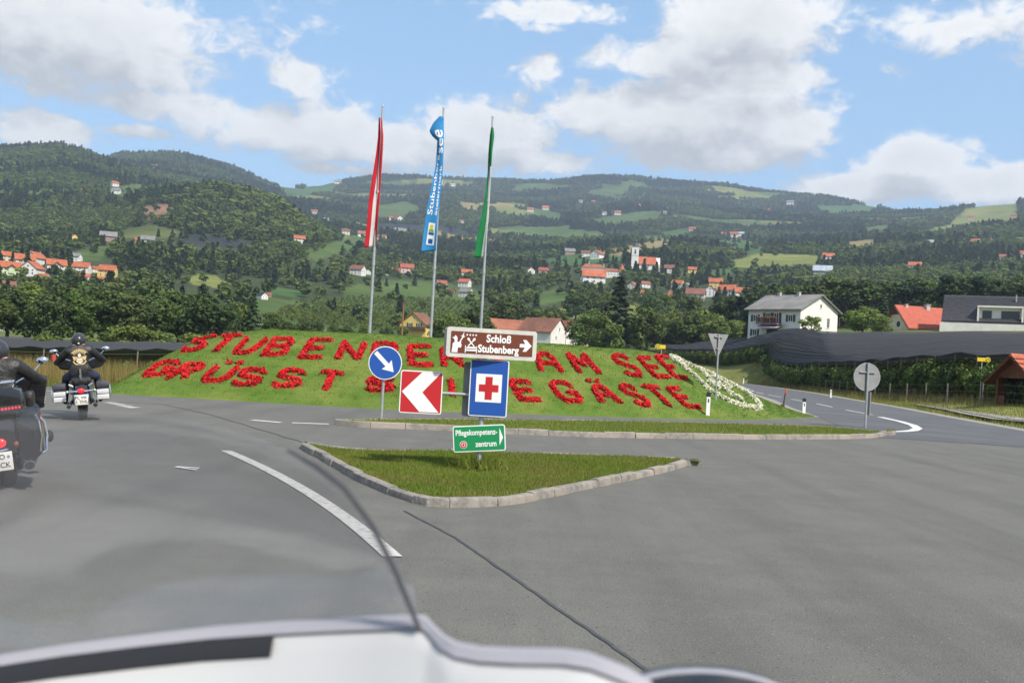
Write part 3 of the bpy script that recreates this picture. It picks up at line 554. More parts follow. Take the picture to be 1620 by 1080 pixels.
# ---- the villages and farms: (px, py of the base, width px, wall, roof, turn degrees, gable to the camera)
V_L, V_C, V_R, V_H = 'village under the wooded hill behind the motorcycles', 'hamlet on the slope behind the flagpoles', 'village round the church', 'farms on the far hillsides'
TOWN = [(V_L, 5, 413, 22, 'cream', 'orange', 15, 0), (V_L, 15, 435, 30, 'green', 'orange', 12, 0), (V_L, 51, 436, 27, 'white', 'orange', -25, 1), (V_L, 55, 419, 25, 'white', 'orange', -30, 1), (V_L, 38, 423, 30, 'pale', 'orange', 10, 0), (V_L, 75, 417, 11, 'white', 'orange', 5, 0),
 (V_L, 68, 446, 18, 'white', 'orange', -35, 0), (V_L, 88, 431, 30, 'pale', 'orange', 8, 0), (V_L, 129, 433, 26, 'white', 'orange', -20, 0), (V_L, 119, 413, 18, 'white', 'grey', -30, 0), (V_L, 170, 438, 27, 'yellow', 'orange', -20, 0), (V_L, 148, 431, 14, 'cream', 'rust', 5, 0),
 (V_L, 133, 444, 16, 'pale', 'orange', 20, 0), (V_L, 158, 447, 13, 'cream', 'orange', -10, 0), (V_L, 185, 452, 12, 'pink', 'red', 25, 0), (V_L, 11, 462, 24, 'brown', 'brown', 6, 0), (V_L, 2, 523, 16, 'grey', 'grey', 20, 1),
 (V_L, 171, 382, 26, 'brown', 'grey', 0, 0), (V_L, 219, 386, 14, 'brown', 'red', 12, 0), (V_L, 234, 388, 22, 'grey', 'grey', -8, 0), (V_L, 115, 381, 12, 'yellow', 'orange', 25, 1),
 (V_H, 181, 295, 13, 'white', 'orange', 30, 0), (V_H, 184, 307, 15, 'white', 'grey', -15, 0), (V_H, 127, 304, 9, 'pink', 'rust', 0, 0), (V_H, 244, 267, 12, 'pink', 'rust', 0, 0),
 (V_C, 415, 473, 13, 'white', 'dark', 30, 1), (V_C, 425, 470, 9, 'brown', 'red', 0, 0), (V_C, 473, 385, 19, 'white', 'orange', 10, 0), (V_C, 547, 371, 14, 'pale', 'brown', 0, 0), (V_C, 573, 375, 17, 'white', 'rust', 10, 0), (V_C, 604, 380, 15, 'cream', 'brown', -20, 0), (V_C, 633, 372, 20, 'grey', 'grey', 0, 0),
 (V_C, 566, 435, 24, 'white', 'brown', -30, 0), (V_C, 582, 434, 10, 'white', 'rust', 0, 1), (V_C, 607, 435, 14, 'white', 'brown', -15, 1), (V_C, 626, 433, 14, 'pink', 'red', 0, 0), (V_C, 643, 432, 23, 'pink', 'red', 8, 0), (V_C, 671, 431, 13, 'pale', 'rust', 0, 0), (V_C, 698, 455, 18, 'white', 'red', 18, 0), (V_C, 714, 464, 11, 'wood', 'brown', 30, 1),
 (V_C, 738, 438, 19, 'cream', 'orange', 5, 0), (V_C, 735, 454, 20, 'white', 'orange', -25, 0), (V_C, 737, 470, 22, 'pale', 'grey', -28, 0), (V_H, 516, 350, 10, 'white', 'grey', 0, 0), (V_H, 617, 348, 12, 'white', 'red', 0, 0), (V_H, 630, 349, 12, 'white', 'red', 30, 1), (V_H, 839, 335, 13, 'cream', 'rust', 0, 0), (V_H, 863, 332, 13, 'cream', 'orange', 0, 0), (V_H, 730, 353, 9, 'white', 'rust', 0, 0),
 (V_H, 500, 288, 12, 'pale', 'rust', 0, 0), (V_H, 534, 291, 13, 'white', 'grey', 0, 0), (V_H, 695, 292, 13, 'white', 'tin', 0, 0), (V_H, 716, 295, 9, 'white', 'tin', 20, 0), (V_R, 839, 433, 13, 'white', 'rust', 12, 1), (V_R, 860, 434, 17, 'pink', 'red', -10, 0),
 (V_R, 926, 406, 15, 'white', 'brown', 0, 0), (V_R, 945, 409, 18, 'white', 'red', -25, 1), (V_R, 901, 403, 18, 'brown', 'grey', 10, 0), (V_R, 938, 449, 40, 'white', 'orange', 8, 0), (V_R, 1002, 458, 15, 'white', 'orange', -25, 1), (V_R, 1021, 455, 15, 'white', 'rust', 15, 0), (V_R, 1013, 472, 20, 'white', 'orange', -12, 0), (V_R, 1072, 456, 20, 'pale', 'orange', -20, 0), (V_R, 1088, 459, 15, 'cream', 'grey', -30, 1),
 (V_R, 1064, 475, 18, 'wood', 'red', 5, 0), (V_R, 1061, 465, 10, 'brown', 'red', 0, 1), (V_R, 1132, 455, 23, 'yellow', 'orange', 0, 0), (V_R, 1124, 469, 22, 'white', 'red', -6, 1), (V_R, 1150, 470, 30, 'white', 'orange', -22, 0), (V_R, 1174, 473, 28, 'white', 'orange', 14, 0), (V_R, 1100, 477, 32, 'pale', 'brown', -4, 0), (V_R, 1095, 432, 15, 'yellow', 'orange', 0, 0), (V_R, 1060, 432, 20, 'pale', 'brown', 0, 0),
 (V_H, 1310, 413, 21, 'white', 'orange', 5, 0), (V_H, 1301, 438, 34, 'grey', 'tin', 0, 0), (V_H, 1447, 428, 22, 'pale', 'orange', 0, 0), (V_H, 1543, 387, 15, 'white', 'orange', -20, 0), (V_H, 1583, 413, 17, 'white', 'rust', 0, 0), (V_H, 1611, 408, 18, 'white', 'orange', -15, 0), (V_H, 1569, 384, 10, 'pale', 'rust', 0, 0), (V_H, 1161, 375, 16, 'white', 'red', 0, 0), (V_H, 1143, 374, 12, 'pink', 'rust', 0, 0),
 (V_H, 1172, 373, 12, 'white', 'tin', 10, 0), (V_H, 1214, 336, 11, 'white', 'red', 0, 0), (V_H, 1250, 324, 13, 'white', 'grey', 0, 0), (V_H, 977, 340, 13, 'pale', 'rust', 0, 0), (V_H, 956, 340, 9, 'white', 'grey', 0, 0), (V_H, 1010, 327, 8, 'white', 'orange', 0, 0), (V_H, 1051, 339, 9, 'white', 'grey', 0, 0), (V_H, 939, 322, 8, 'white', 'orange', 0, 0), (V_H, 919, 321, 8, 'white', 'grey', 0, 0), (V_H, 1095, 366, 13, 'pink', 'rust', 0, 0),
 (V_H, 1470, 388, 14, 'white', 'tin', 0, 0), (V_H, 1536, 347, 11, 'pink', 'rust', 0, 0), (V_H, 1605, 319, 9, 'pink', 'rust', 0, 0)]
for grp, px, py, w, wc, rc, turn, gab in TOWN:
    p = T(px, py); d = dist(p); w = w*(.8 if grp == V_H else .88); Wd = w*d/CAM_F; face = math.atan2(-p.x, -p.y)
    where = {V_L: 'in the village under the wooded hill', V_C: 'in the hamlet behind the flagpoles', V_R: 'in the church village', V_H: 'on the far wooded hillside'}[grp]
    yaw = math.atan2(p.x, -p.y)+math.pi; yaw = -math.atan2(p.x, p.y)+rad(turn)
    lab = f"{'gable-fronted' if gab else 'broad-roofed'} house with {wc} walls and {rc} roof {where}"
    root = empty('village_house', p, 0, lab, 'house', grp); HOUSES.append((p.x, p.y, Wd*.75+3)) if not (rc == 'tin' and w > 30) else None
    h = Wd*.34 if Wd > 11 else Wd*.42; h = min(h, 6.2)
    if gab: B, L = Wd, Wd*1.25; root.rotation_euler.z = yaw
    else: B, L = Wd*.72, Wd; root.rotation_euler.z = yaw+math.pi/2
    ro = gable_house(root, B, L, h, B*.40, wc, rc, ov=.06*Wd)
    if w >= 9: chimney(ro, B*.18, L*.2, h+B*.40, .07*Wd*.6, .16*Wd*.5)
    fc, span = ('f', B) if gab else ('l', L)
    nw = 2 if w < 15 else 3
    for z_, rows in ((h*.12, 1), (h*.58, 1)):
        for k in range(nw): window(root, B, L, fc, (k-(nw-1)/2)*span/(nw+.4), z_, span*.1, h*.27, bars=False)
    if gab: window(root, B, L, 'f', 0, h+B*.08, B*.12, h*.24, bars=False)
    else:
        for k in (-1, 1): window(root, B, L, 'f', k*B*.22, h*.5, B*.13, h*.28, bars=False)
    if grp == V_L and w > 24 and not gab:      # cross gable over the front
        g = MB(); xw = L*.3; g.prism([(-xw/2, h*.2), (xw/2, h*.2), (xw/2, h), (0, h+xw*.42), (-xw/2, h)], -B/2-.5, -B*.1, 'X'); g.build('cross_gable', wallm(wc), root, smooth=False)
        r = MB(); e = xw/2+.7; r.prism([(-e, h-.5), (0, h+xw*.42+.05), (e, h-.5), (e, h-.15), (0, h+xw*.42+.45), (-e, h-.15)], -B/2-1.3, -B*.08, 'X'); r.build('cross_gable_roof', roofm(rc), root, smooth=False)
# ---- church, castle
def church():
    p = T(1012, 424); d = dist(p); k = d/CAM_F; root = empty('church', p, -math.atan2(p.x, p.y), 'church with white onion-domed tower and long orange roof above the village', 'church'); HOUSES.append((p.x, p.y, 26*k))
    n = MB(); L, B, h = 42*k, 20*k, 6*k; x0 = 10*k
    n.prism([(-B/2, -4), (B/2, -4), (B/2, h), (0, h+11*k), (-B/2, h)], x0-L/2, x0+L/2, 'X'); n.build('nave_wall', wallm('white'), root, smooth=False)
    r = MB(); e = B/2+1.2*k; rings = []
    r.prism([(-e, h-1.2*k), (0, h+11.3*k), (e, h-1.2*k), (e, h-.6*k), (0, h+12*k), (-e, h-.6*k)], x0-L/2-k, x0+L/2-7*k, 'X'); r.build('nave_roof', roofm('orange'), root, smooth=False)
    ap = MB(); ap.loft([[(x0+L/2-7.2*k+math.cos(a)*q, math.sin(a)*q*1.15, z) for a in np.linspace(-math.pi/2, math.pi/2, 7)] for q, z in ((10*k, h-1*k), (.2*k, h+11.6*k))]); ap.build('apse_roof', roofm('orange'), root, smooth=False)
    for i in range(4):
        q = MB(); q.box((x0-L/2+6*k+i*9*k, -B/2-.1, h*.55), (1.6*k, .25, h*.5)); q.build('window', PANE, root, smooth=False)
    cx = -8*k; s = 11*k; t = MB(); t.box((cx, -6*k, 13.5*k), (s, s, 37*k)); t.build('tower', wallm('white'), root, smooth=False); H0 = 32*k
    [MB().box((cx, -6*k, z_), (s*q_, s*q_, .7*k)).build('cornice', wallm('grey'), root, smooth=False) for z_, q_ in ((H0+.3*k, 1.12), (18*k, 1.06))]
    for dx in (0,):
        q = MB(); q.box((cx+dx, -6*k-s/2-.05, 23*k), (2.2*k, .3, 4*k)); q.build('belfry_window', PANE, root, smooth=False)
        q = MB(); q.tube([(cx, -6*k-s/2-.3, 26.6*k), (cx, -6*k-s/2+.1, 26.6*k)], 1.1*k, 14); q.build('clock_face', mat('clock_black', (.03, .03, .03)), root)
    prof = [(5.3, 0.8), (5.4, 2), (4.6, 3.6), (3.0, 5), (1.9, 6.2), (1.7, 7.4), (2.3, 8.4), (2.2, 9.6), (1.2, 11), (.5, 13), (.35, 17)]
    dm = MB(); dm.loft([[(cx+math.cos(a)*q*k, -6*k+math.sin(a)*q*k, H0+z*k) for a in np.linspace(0, 2*math.pi, 13)[:-1]] for q, z in prof]); dm.build('onion_dome', mat('dome_slate', (.045, .055, .065), rough=.5), root)
    sp = MB(); sp.tube([(cx, -6*k, H0+16.5*k), (cx, -6*k, H0+22*k)], .28*k, 6); sp.ball((cx, -6*k, H0+19*k), .6*k); sp.box((cx, -6*k, H0+21*k), (1.8*k, .3*k, .3*k)); sp.build('cross', mat('gilt', (.5, .38, .12), rough=.35, metal=.7), root)
church()
def castle():
    p = T(945, 440); d = dist(p); k = d/CAM_F; root = empty('castle', p, -math.atan2(p.x, p.y), 'white castle with brown-red hipped roofs and a cone-roofed corner turret', 'castle'); HOUSES.append((p.x, p.y, 32*k))
    for nm, x, y, L, B, h, rise in (('wing', -8*k, 0, 36*k, 13*k, 15*k, 7*k), ('wing', 20*k, -3*k, 30*k, 10*k, 11*k, 5*k)):
        m = MB(); m.box((x, y, h/2-2), (L, B, h+4)); w = m.build(nm, wallm('white'), root, smooth=False)
        r = MB(); e = .8*k; r.add([(x-L/2-e, y-B/2-e, h), (x+L/2+e, y-B/2-e, h), (x+L/2+e, y+B/2+e, h), (x-L/2-e, y+B/2+e, h), (x-L/2+B*.45, y, h+rise), (x+L/2-B*.45, y, h+rise)], [(0, 1, 5, 4), (1, 2, 5), (2, 3, 4, 5), (3, 0, 4), (3, 2, 1, 0)]); r.build('hipped_roof', roofm('rust'), w, smooth=False)
        for i in range(6):
            q = MB(); q.box((x-L/2+L*(i+.6)/6.3, y-B/2-.05, h*.62), (1.1*k, .2, 1.8*k)); q.build('window', PANE, w, smooth=False)
    for i, (x, z) in enumerate(((-14*k, 23*k), (9*k, 20*k))): chimney(root, x, 0, z, 1.6*k, 5*k)
    t = MB(); t.tube([(38*k, -5*k, -3), (38*k, -5*k, 11*k)], 5.2*k, 16); t.build('turret', wallm('white'), root); c = MB(); c.tube([(38*k, -5*k, 11*k), (38*k, -5*k, 24*k)], [6*k, .1*k], 16); c.build('cone_roof', roofm('orange'), root)
castle()
# ---- near houses on the right
def white_house():
    c = P(1267, 488, 196); z0 = c.z-5.7; L, B, h = 12.2, 11, 5.7; phi = rad(-53)      # facade = -X side of a gable house
    root = empty('white_house', (0, 0, 0), 0, 'white two-storey house with green shutters, grey roof and flowered balcony', 'house')
    rz = phi+math.pi/2; R3 = Matrix.Rotation(rz, 3, 'Z'); cor = R3 @ Vector((-B/2, -L/2, 0)); root.location = Vector((c.x, c.y, z0))-cor; root.rotation_euler.z = rz; HOUSES.append((root.location.x, root.location.y, 10))
    ro = gable_house(root, B, L, h, 2.75, 'white', 'grey', ov=.75, z0=-3)
    chimney(ro, -.4, -1.5, h+2.9); chimney(ro, -.2, 3.2, h+2.9)
    for u, z in ((4.4, 3.3), (-3.9, 3.3), (4.4, .6), (-3.6, .5)): window(root, B, L, 'l', u, z, 1.0, 1.25, SHUT)
    for u in (1.4, -.6): window(root, B, L, 'l', u, 3.0, 1.1, 1.9, SHUT)
    window(root, B, L, 'f', -2.1, 3.0, 1.3, 1.4, SHUT); window(root, B, L, 'f', 2.7, 2.6, .8, 1.9); window(root, B, L, 'f', 2.7, .4, .8, 1.7); window(root, B, L, 'f', .3, 6.2, .5, .7, bars=False)
    b = MB(); b.box((-B/2-.75, .5, 2.75), (1.5, 5.0, .16)); bal = b.build('balcony', mat('balcony_floor', (.35, .16, .18)), root, smooth=False)
    for i in range(17): q = MB(); q.box((-B/2-1.42, -1.9+i*.3, 3.3), (.05, .2, .9)); q.build('baluster', DKWOOD, bal, smooth=False)
    q = MB(); q.box((-B/2-1.42, .5, 3.82), (.12, 5.0, .1)); q.build('handrail', DKWOOD, bal, smooth=False)
    fl = MB()
    for i in range(120): fl.ball((-B/2-1.55+random.uniform(-.1, .1), random.uniform(-1.9, 2.9), 3.9+random.uniform(-.15, .18)), random.uniform(.06, .13), 5, 3)
    tag(fl.build('balcony_flowers', mat('geranium', (.35, .03, .03), (.06, .12, .03), 5, .8), bal), kind='stuff')
    aw = MB(); aw.prism([(-B/2-1.9, 2.0), (-B/2, 2.55), (-B/2, 2.63), (-B/2-1.9, 2.08)], -2.2, 3.2, 'Y'); aw.build('awning', mat('awning_lilac', (.45, .40, .50)), root, smooth=False)
    dr = MB(); dr.box((-B/2-.03, .2, .4), (.1, 2.6, 2.9)); dr.build('door', mat('dark_opening', (.02, .02, .022)), root, smooth=False)
    ds = MB(); ds.tube([(-B/2-.5, -2.7, 2.7), (-B/2-.42, -2.72, 2.75)], [.42, .3], 14); ds.build('satellite_dish', WFRAME, root)
white_house()
def orange_house():
    p = P(1441, 517, 196); root = empty('gabled_house', (p.x, p.y, p.z-2.6), rad(-74), 'cream gabled house with bright orange-red tiled roof above the black netting', 'house'); HOUSES.append((p.x, p.y, 8))
    B, L, h = 7.4, 9.6, 2.9; root.location += Matrix.Rotation(rad(-74), 3, 'Z') @ Vector((-B/2-.6, L/2, 0))
    ro = gable_house(root, B, L, h, 3.6, 'cream', 'orange', ov=.7); ro.data.materials[0] = mat('fresh_tiles', (.42, .10, .06), (.34, .075, .045), 1.4, .75, bump=.4, bscale=9); chimney(ro, .3, 1.5, h+3.7, .8, 1.1); chimney(ro, .2, -3, h+3.6, .5, .9)
    q = MB(); q.tube([(.6, -L/2-.03, h+.3), (.6, -L/2+.1, h+.3)], .55, 16); q.build('round_window', PANE, root)
    bd = MB()
    for sgn in (-1, 1): bd.tube([(sgn*(B/2+.75), -L/2-.6, h-.75), (0, -L/2-.6, h+3.62)], .12, 4)
    bd.build('verge_board', DKWOOD, root, smooth=False)
    q = MB(); q.prism([(-1.4, h+2.1), (1.4, h+2.1), (0, h+3.4)], -L/2-.1, -L/2-.02, 'Y'); q.build('gable_cladding', DKWOOD, root, smooth=False); window(root, B, L, 'f', -1.6, .2, .9, 1.2)
orange_house()
def modern_house():
    d = 186; a = P(1500, 504, d); root = empty('modern_house', (a.x+12.6, a.y+3, a.z-3.3), rad(-25), 'white modern house with big dark tiled roof and boxy white dormer', 'house'); HOUSES.append((a.x+9, a.y+4, 13))
    L, B, h, rise = 22, 10, 3.3, 4.4
    w = MB(); w.prism([(-B/2, -2), (B/2, -2), (B/2, h), (0, h+rise), (-B/2, h)], -L/2, L/2, 'X'); w.build('wall', wallm('white'), root, smooth=False)
    r = MB(); e = B/2+.5; sl = rise/(B/2); r.prism([(-e, h-.5*sl+.05), (0, h+rise+.05), (e, h-.5*sl+.05), (e, h-.5*sl+.3), (0, h+rise+.32), (-e, h-.5*sl+.3)], -L/2-.4, L/2+.4, 'X'); ro = r.build('roof', mat('slate_tiles', (.034, .034, .04), (.05, .05, .055), 2, .6, bump=.4, bscale=8), root, smooth=False)
    n_c = 13
    for i in range(n_c): # tile courses
        q = MB(); t0 = i/n_c; y0 = -e+t0*e*.98; z0 = h-.5*sl+.32+t0*(rise+.5*sl); q.box((0, y0, z0-.01), (L+.78, .07, .05)); q.build('tile_course', ro.data.materials[0], ro, smooth=False)
    dm = MB(); x0, x1, yf, zt, zb = -5.4, 1.4, -B/2-.25, h+2.35, h-.2
    dm.box(((x0+x1)/2, yf+2, zt+.12), (x1-x0+.5, 4.6, .28)); dm.box((x0-.1, yf+2, (zt+zb)/2), (.3, 4.5, zt-zb)); dm.box((x1+.1, yf+2, (zt+zb)/2), (.3, 4.5, zt-zb)); dm.box(((x0+x1)/2, yf+.55, (zt+zb)/2), (x1-x0, .2, zt-zb)); de = dm.build('dormer', wallm('white'), root, smooth=False)
    for c_, wd in ((-4.1, 1.5), (-.4, 2.9)): q = MB(); q.box((c_, yf+.42, h+.85), (wd, .12, 1.9)); q.build('window', PANE, de, smooth=False)
    te = MB(); te.box((-2, -B/2-2.2, h-1.9), (19, .25, 2.6)); te.box((-11.3, -B/2-.2, h-1.9), (.25, 4.1, 2.6)); te.build('terrace_wall', wallm('white'), root, smooth=False)
    for x in (-6.5, -4.2): q = MB(); q.box((x, -3.2, h+1.75), (.7, .7, .12), M=Matrix.Rotation(math.atan(sl), 3, 'X')); q.build('roof_window', WFRAME, ro, smooth=False)
    q = MB(); q.tube([(.4, -1.2, h+3.2), (.4, -1.2, h+4.9)], .14, 8); q.build('flue', mat('steel', (.5, .5, .5), rough=.35, metal=.9), ro)
modern_house()
# ---- near houses behind the mound
def barn(px, py, d, B, L, h, rise, phi, wc, rc, label, name='farm_building', wins=()):
    p = P(px, py, d); root = empty(name, (p.x, p.y, p.z), rad(phi), label, 'house'); HOUSES.append((p.x, p.y, max(B, L)*.6)); ro = gable_house(root, B, L, h, rise, wc, rc, ov=.45); 
    for w in wins: window(root, B, L, *w)
    return root, ro, h, rise, B, L
barn(808, 541, 290, 8, 12, 3.2, 2.6, -70, 'cream', 'rust', 'long cream farm building with weathered orange roof behind the brown sign', wins=(('f', 0, 3.0, .5, .7),))
barn(858, 543, 280, 8.2, 10, 3.0, 3.4, 56, 'white', 'brown', 'farm building with brown roof and white gable behind the mound', wins=(('f', 0, 3.3, .5, .9), ('f', -1.5, 1.2, .6, .8)))
b_ = barn(893, 543, 284, 5.5, 7, 3.0, 2.8, 40, 'white', 'rust', 'narrow white-gabled annex with rust roof between two farm roofs', wins=(('f', 0, 2.8, .4, .7),))
barn(914, 543, 290, 5, 7, 2.6, 2.2, -60, 'pink', 'red', 'low shed with bright red roof at the end of the farm', 'farm_shed')
root, ro, h, rise, B, L = barn(662, 533, 300, 7.8, 9, 3.3, 3.1, -18, 'yellow', 'brown', 'yellow house with brown gable roof and wooden balcony', 'yellow_house', wins=(('f', -.9, 2.6, .8, 1.1, SHUT), ('f', 1.9, 2.6, .8, 1.1, SHUT), ('f', .3, 4.8, .5, .6)))
q = MB(); q.box((0, -L/2-.6, 1.9), (B+.4, 1.1, .16)); q.box((0, -L/2-1.12, 2.3), (B+.4, .07, .75)); q.build('balcony', DKWOOD, root, smooth=False)
# ---- wooden bus shelter
def shelter():
    p = G(1603, 656); root = empty('bus_shelter', (p.x+1.75, p.y+.9, 0), rad(-66), 'small brown wooden shelter with red tiled gable roof by the road', 'shelter'); B, L, h, rise = 2.7, 3.6, 1.95, 1.15; W_ = mat('stained_timber', (.11, .035, .016), (.17, .06, .028), 6, .65, bump=.3, bscale=25)
    f = MB(); f.box((0, 0, .02), (B+.3, L+.3, .24)); f.build('floor_slab', CONC, root, smooth=False)
    for x in (-1, 1):
        for y in (-1, 0, 1): q = MB(); q.box((x*(B/2-.07), y*(L/2-.07), .14+h/2), (.13, .13, h)); q.build('post', W_, root, smooth=False)
    for y in (-1, 1):
        for k in range(6):
            zz = .22+k*.155; q = MB(); q.box((-B/2+.34, y*(L/2-.07), zz), (.5, .04, .14)); q.build('plank', W_, root, smooth=False)
    for k in range(12): q = MB(); q.box((-B/2+.07, 0, .22+k*.155), (.04, L-.32, .145)); q.build('plank', W_, root, smooth=False)
    for k in range(12): q = MB(); q.box((0, L/2-.02, .22+k*.155), (B-.34, .04, .145)); q.build('plank', W_, root, smooth=False)
    q = MB(); q.prism([(-B/2, h+.14), (B/2, h+.14), (0, h+.14+rise)], -L/2+.05, -L/2+.1, 'Y'); q.build('gable_boards', W_, root, smooth=False)
    q = MB(); q.box((-.5, .3, .55), (.4, L-.9, .06)); q.build('bench', W_, root, smooth=False)
    e = B/2+.45; sl = rise/(B/2); ze = h+.14-.45*sl; r = MB(); r.prism([(-e, ze), (0, h+.16+rise), (e, ze), (e, ze+.07), (0, h+.25+rise), (-e, ze+.07)], -L/2-.5, L/2+.4, 'Y'); ro = r.build('roof', W_, root, smooth=False); TL = mat('clay_tile', (.46, .12, .07), (.34, .085, .05), 3, .8, bump=.3, bscale=40, rnd=.25)
    tm = MB(); tm.loft([[(-.11+.22*i/6, y, .035*math.sin(math.pi*i/6)+zz) for i in range(7)]+[(.11-.22*i/6, y, .035*math.sin(math.pi*i/6)+zz-.018) for i in range(7)] for y, zz in ((-.19, .03), (.19, 0))]); tme = tm.mesh('roof_tile', TL, True)
    n_r, n_c = 6, 20
    for sgn in (-1, 1):
        for i in range(n_r):
            for j in range(n_c):
                t0 = (i+.5)/n_r; o = link('roof_tile', tme, ro); x = sgn*e*(1-t0); z = ze+.09+t0*(rise+.45*sl+.12)
                d = Vector((-sgn*e, 0, rise+.45*sl)).normalized(); yv = Vector((0, 1, 0))*sgn; n_ = d.cross(yv) if sgn < 0 else d.cross(yv)
                xv = d.cross(Vector((0, 0, 1))).normalized(); zv = xv.cross(d).normalized()
                o.matrix_local = Matrix(((xv.x, d.x, zv.x, x), (xv.y, d.y, zv.y, -L/2-.4+j*(L+.7)/(n_c-1)), (xv.z, d.z, zv.z, z), (0, 0, 0, 1)))
    q = MB(); q.tube([(0, -L/2-.5, h+.3+rise), (0, L/2+.4, h+.3+rise)], .1, 8); q.build('ridge', TL, ro)
shelter()
# ------------------------------------------------------------------ trees
BARK = mat('bark', (.075, .055, .04), (.13, .10, .075), 8, .9, bump=.5, bscale=30)
LEAF = {'broad': mat('leaves_broad', (.088, .132, .028), (.125, .168, .04), 1.2, .75, transl=.28, rnd=.6, island=.3, spec=.2),
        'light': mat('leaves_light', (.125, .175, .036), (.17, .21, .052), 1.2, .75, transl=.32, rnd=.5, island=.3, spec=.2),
        'dark': mat('leaves_dark', (.055, .086, .025), (.08, .11, .033), 1.2, .75, transl=.22, rnd=.5, island=.3, spec=.2),
        'willow': mat('leaves_willow', (.075, .115, .045), (.10, .14, .06), 1.2, .75, transl=.3, rnd=.3, island=.25, spec=.2),
        'conifer': mat('needles', (.032, .058, .026), (.05, .078, .034), 1.5, .8, transl=.12, rnd=.5, island=.3, spec=.2)}
def quads(c, nrm, size, rng, asp=1.0):
    n = len(c); nrm = nrm/np.maximum(np.linalg.norm(nrm, axis=1, keepdims=True), 1e-6); r = rng.normal(size=(n, 3)); a = np.cross(nrm, r); a /= np.maximum(np.linalg.norm(a, axis=1, keepdims=True), 1e-6); b = np.cross(nrm, a)
    s = (size*rng.uniform(.6, 1.35, n))[:, None]; v = np.stack([c-a*s-b*s*asp*.35, c+b*s*asp, c+a*s-b*s*asp*.35, c-b*s*asp], 1).reshape(-1, 3); return v, np.arange(4*n).reshape(-1, 4)
def crown_np(kind, n, leaf, seed):
    rng = np.random.default_rng(seed)
    if kind in ('conifer',):
        t = rng.uniform(0, 1, n)**.75; z = .10+.90*(1-t); z = 1-.9*t; lay = np.round(z*15)/15; z = lay+(z-lay)*.45; R = .19*(1-z)/.9*1.1+.008; a = rng.uniform(0, 2*math.pi, n); br = .8+.3*np.sin(a*5+lay*40); q = np.sqrt(rng.uniform(.1, 1, n))
        c = np.column_stack([np.cos(a)*R*q*br, np.sin(a)*R*q*br, z-.05*q*(1-z)]); nr = np.column_stack([np.cos(a)*.6, np.sin(a)*.6, np.ones(n)*.9])+rng.normal(size=(n, 3))*.35; return quads(c, nr, leaf, rng, 1.3)
    zc, rx, rz, nl, lr = {'round': (.54, .30, .40, 22, .135), 'tall': (.55, .21, .42, 20, .12), 'wide': (.52, .36, .40, 28, .14), 'bush': (.48, .42, .42, 16, .19), 'willow': (.56, .34, .38, 20, .13), 'pine': (.80, .15, .19, 12, .08), 'airy': (.62, .30, .34, 13, .09)}[kind]
    u = rng.normal(size=(nl, 3)); u /= np.linalg.norm(u, axis=1, keepdims=True); q = rng.uniform(.45, .95, (nl, 1)); L = u*q*np.array([rx, rx, rz])+np.array([0, 0, zc]); L[0] = (0, 0, zc+rz*.62)
    rad_ = lr*rng.uniform(.7, 1.3, nl); k = rng.integers(0, nl, n); w = rng.normal(size=(n, 3)); w /= np.linalg.norm(w, axis=1, keepdims=True); q = rng.uniform(.25, 1, n)**.5
    c = L[k]+w*(rad_[k]*q)[:, None]*np.array([1, 1, .8])
    if kind == 'willow': c[:, 2] -= rng.uniform(0, .28, n)*(np.hypot(c[:, 0], c[:, 1])/rx); c[:, 2] = np.maximum(c[:, 2], .06)
    nr = w+np.array([0, 0, .35])+rng.normal(size=(n, 3))*.6; return quads(c, nr, leaf, rng, .35 if kind == 'willow' else 1)
def trunk_mb(kind, seed):
    rr = random.Random(seed); m = MB()
    if kind == 'bush':
        for i in range(4): a = rr.uniform(0, 6.28); m.tube([(0, 0, -.03), (math.cos(a)*.08, math.sin(a)*.08, .25), (math.cos(a)*.2, math.sin(a)*.2, .55)], [.018, .014, .005], 5)
        return m
    top = {'conifer': .97, 'pine': .92}.get(kind, .66); r0 = {'pine': .012, 'conifer': .016}.get(kind, .024)
    m.tube([(0, 0, -.05), (rr.uniform(-.01, .01), rr.uniform(-.01, .01), top*.4), (rr.uniform(-.02, .02), rr.uniform(-.02, .02), top)], [r0*1.2, r0*.85, r0*.25], 7)
    if kind not in ('conifer',):
        for i in range(7):
            a = i*2.4+rr.uniform(-.4, .4); z = top*(.42+.07*i); q = (.13 if kind == 'pine' else .24)*rr.uniform(.7, 1.1); m.tube([(0, 0, z), (math.cos(a)*q*.5, math.sin(a)*q*.5, z+.07), (math.cos(a)*q, math.sin(a)*q, z+.2 if kind != 'pine' else z+.1)], [r0*.5, r0*.33, r0*.1], 5)
    return m
PROTO = {}
def proto(kind, leafk, v):
    k = (kind, leafk, v)
    if k not in PROTO:
        n, lf = {'conifer': (3200, .019), 'willow': (3600, .022), 'pine': (1100, .022), 'bush': (1500, .036), 'airy': (1400, .021)}.get(kind, (3000, .0235)); vs, fs = crown_np(kind, n, lf, hash((len(kind)*7+ord(kind[0]), v)) % 9999)
        PROTO[k] = (npmesh('crown', vs, fs, LEAF[leafk]), trunk_mb(kind, v+3).mesh('trunk', BARK))
    return PROTO[k]
TREEPOS = []
def tree(name, x, y, h, kind, leafk, label, cat='tree', group=None, wide=1.0, z=None, v=None):
    z = TZ(x, y) if z is None else z; e = empty(name, (x, y, z-.02*h), random.uniform(0, 6.28), label, cat, group); e.scale = (h*wide, h*wide, h); c, t = proto(kind, leafk, random.randrange(3) if v is None else v); link('crown', c, e); link('trunk', t, e); TREEPOS.append((x, y, h*.3)); return e
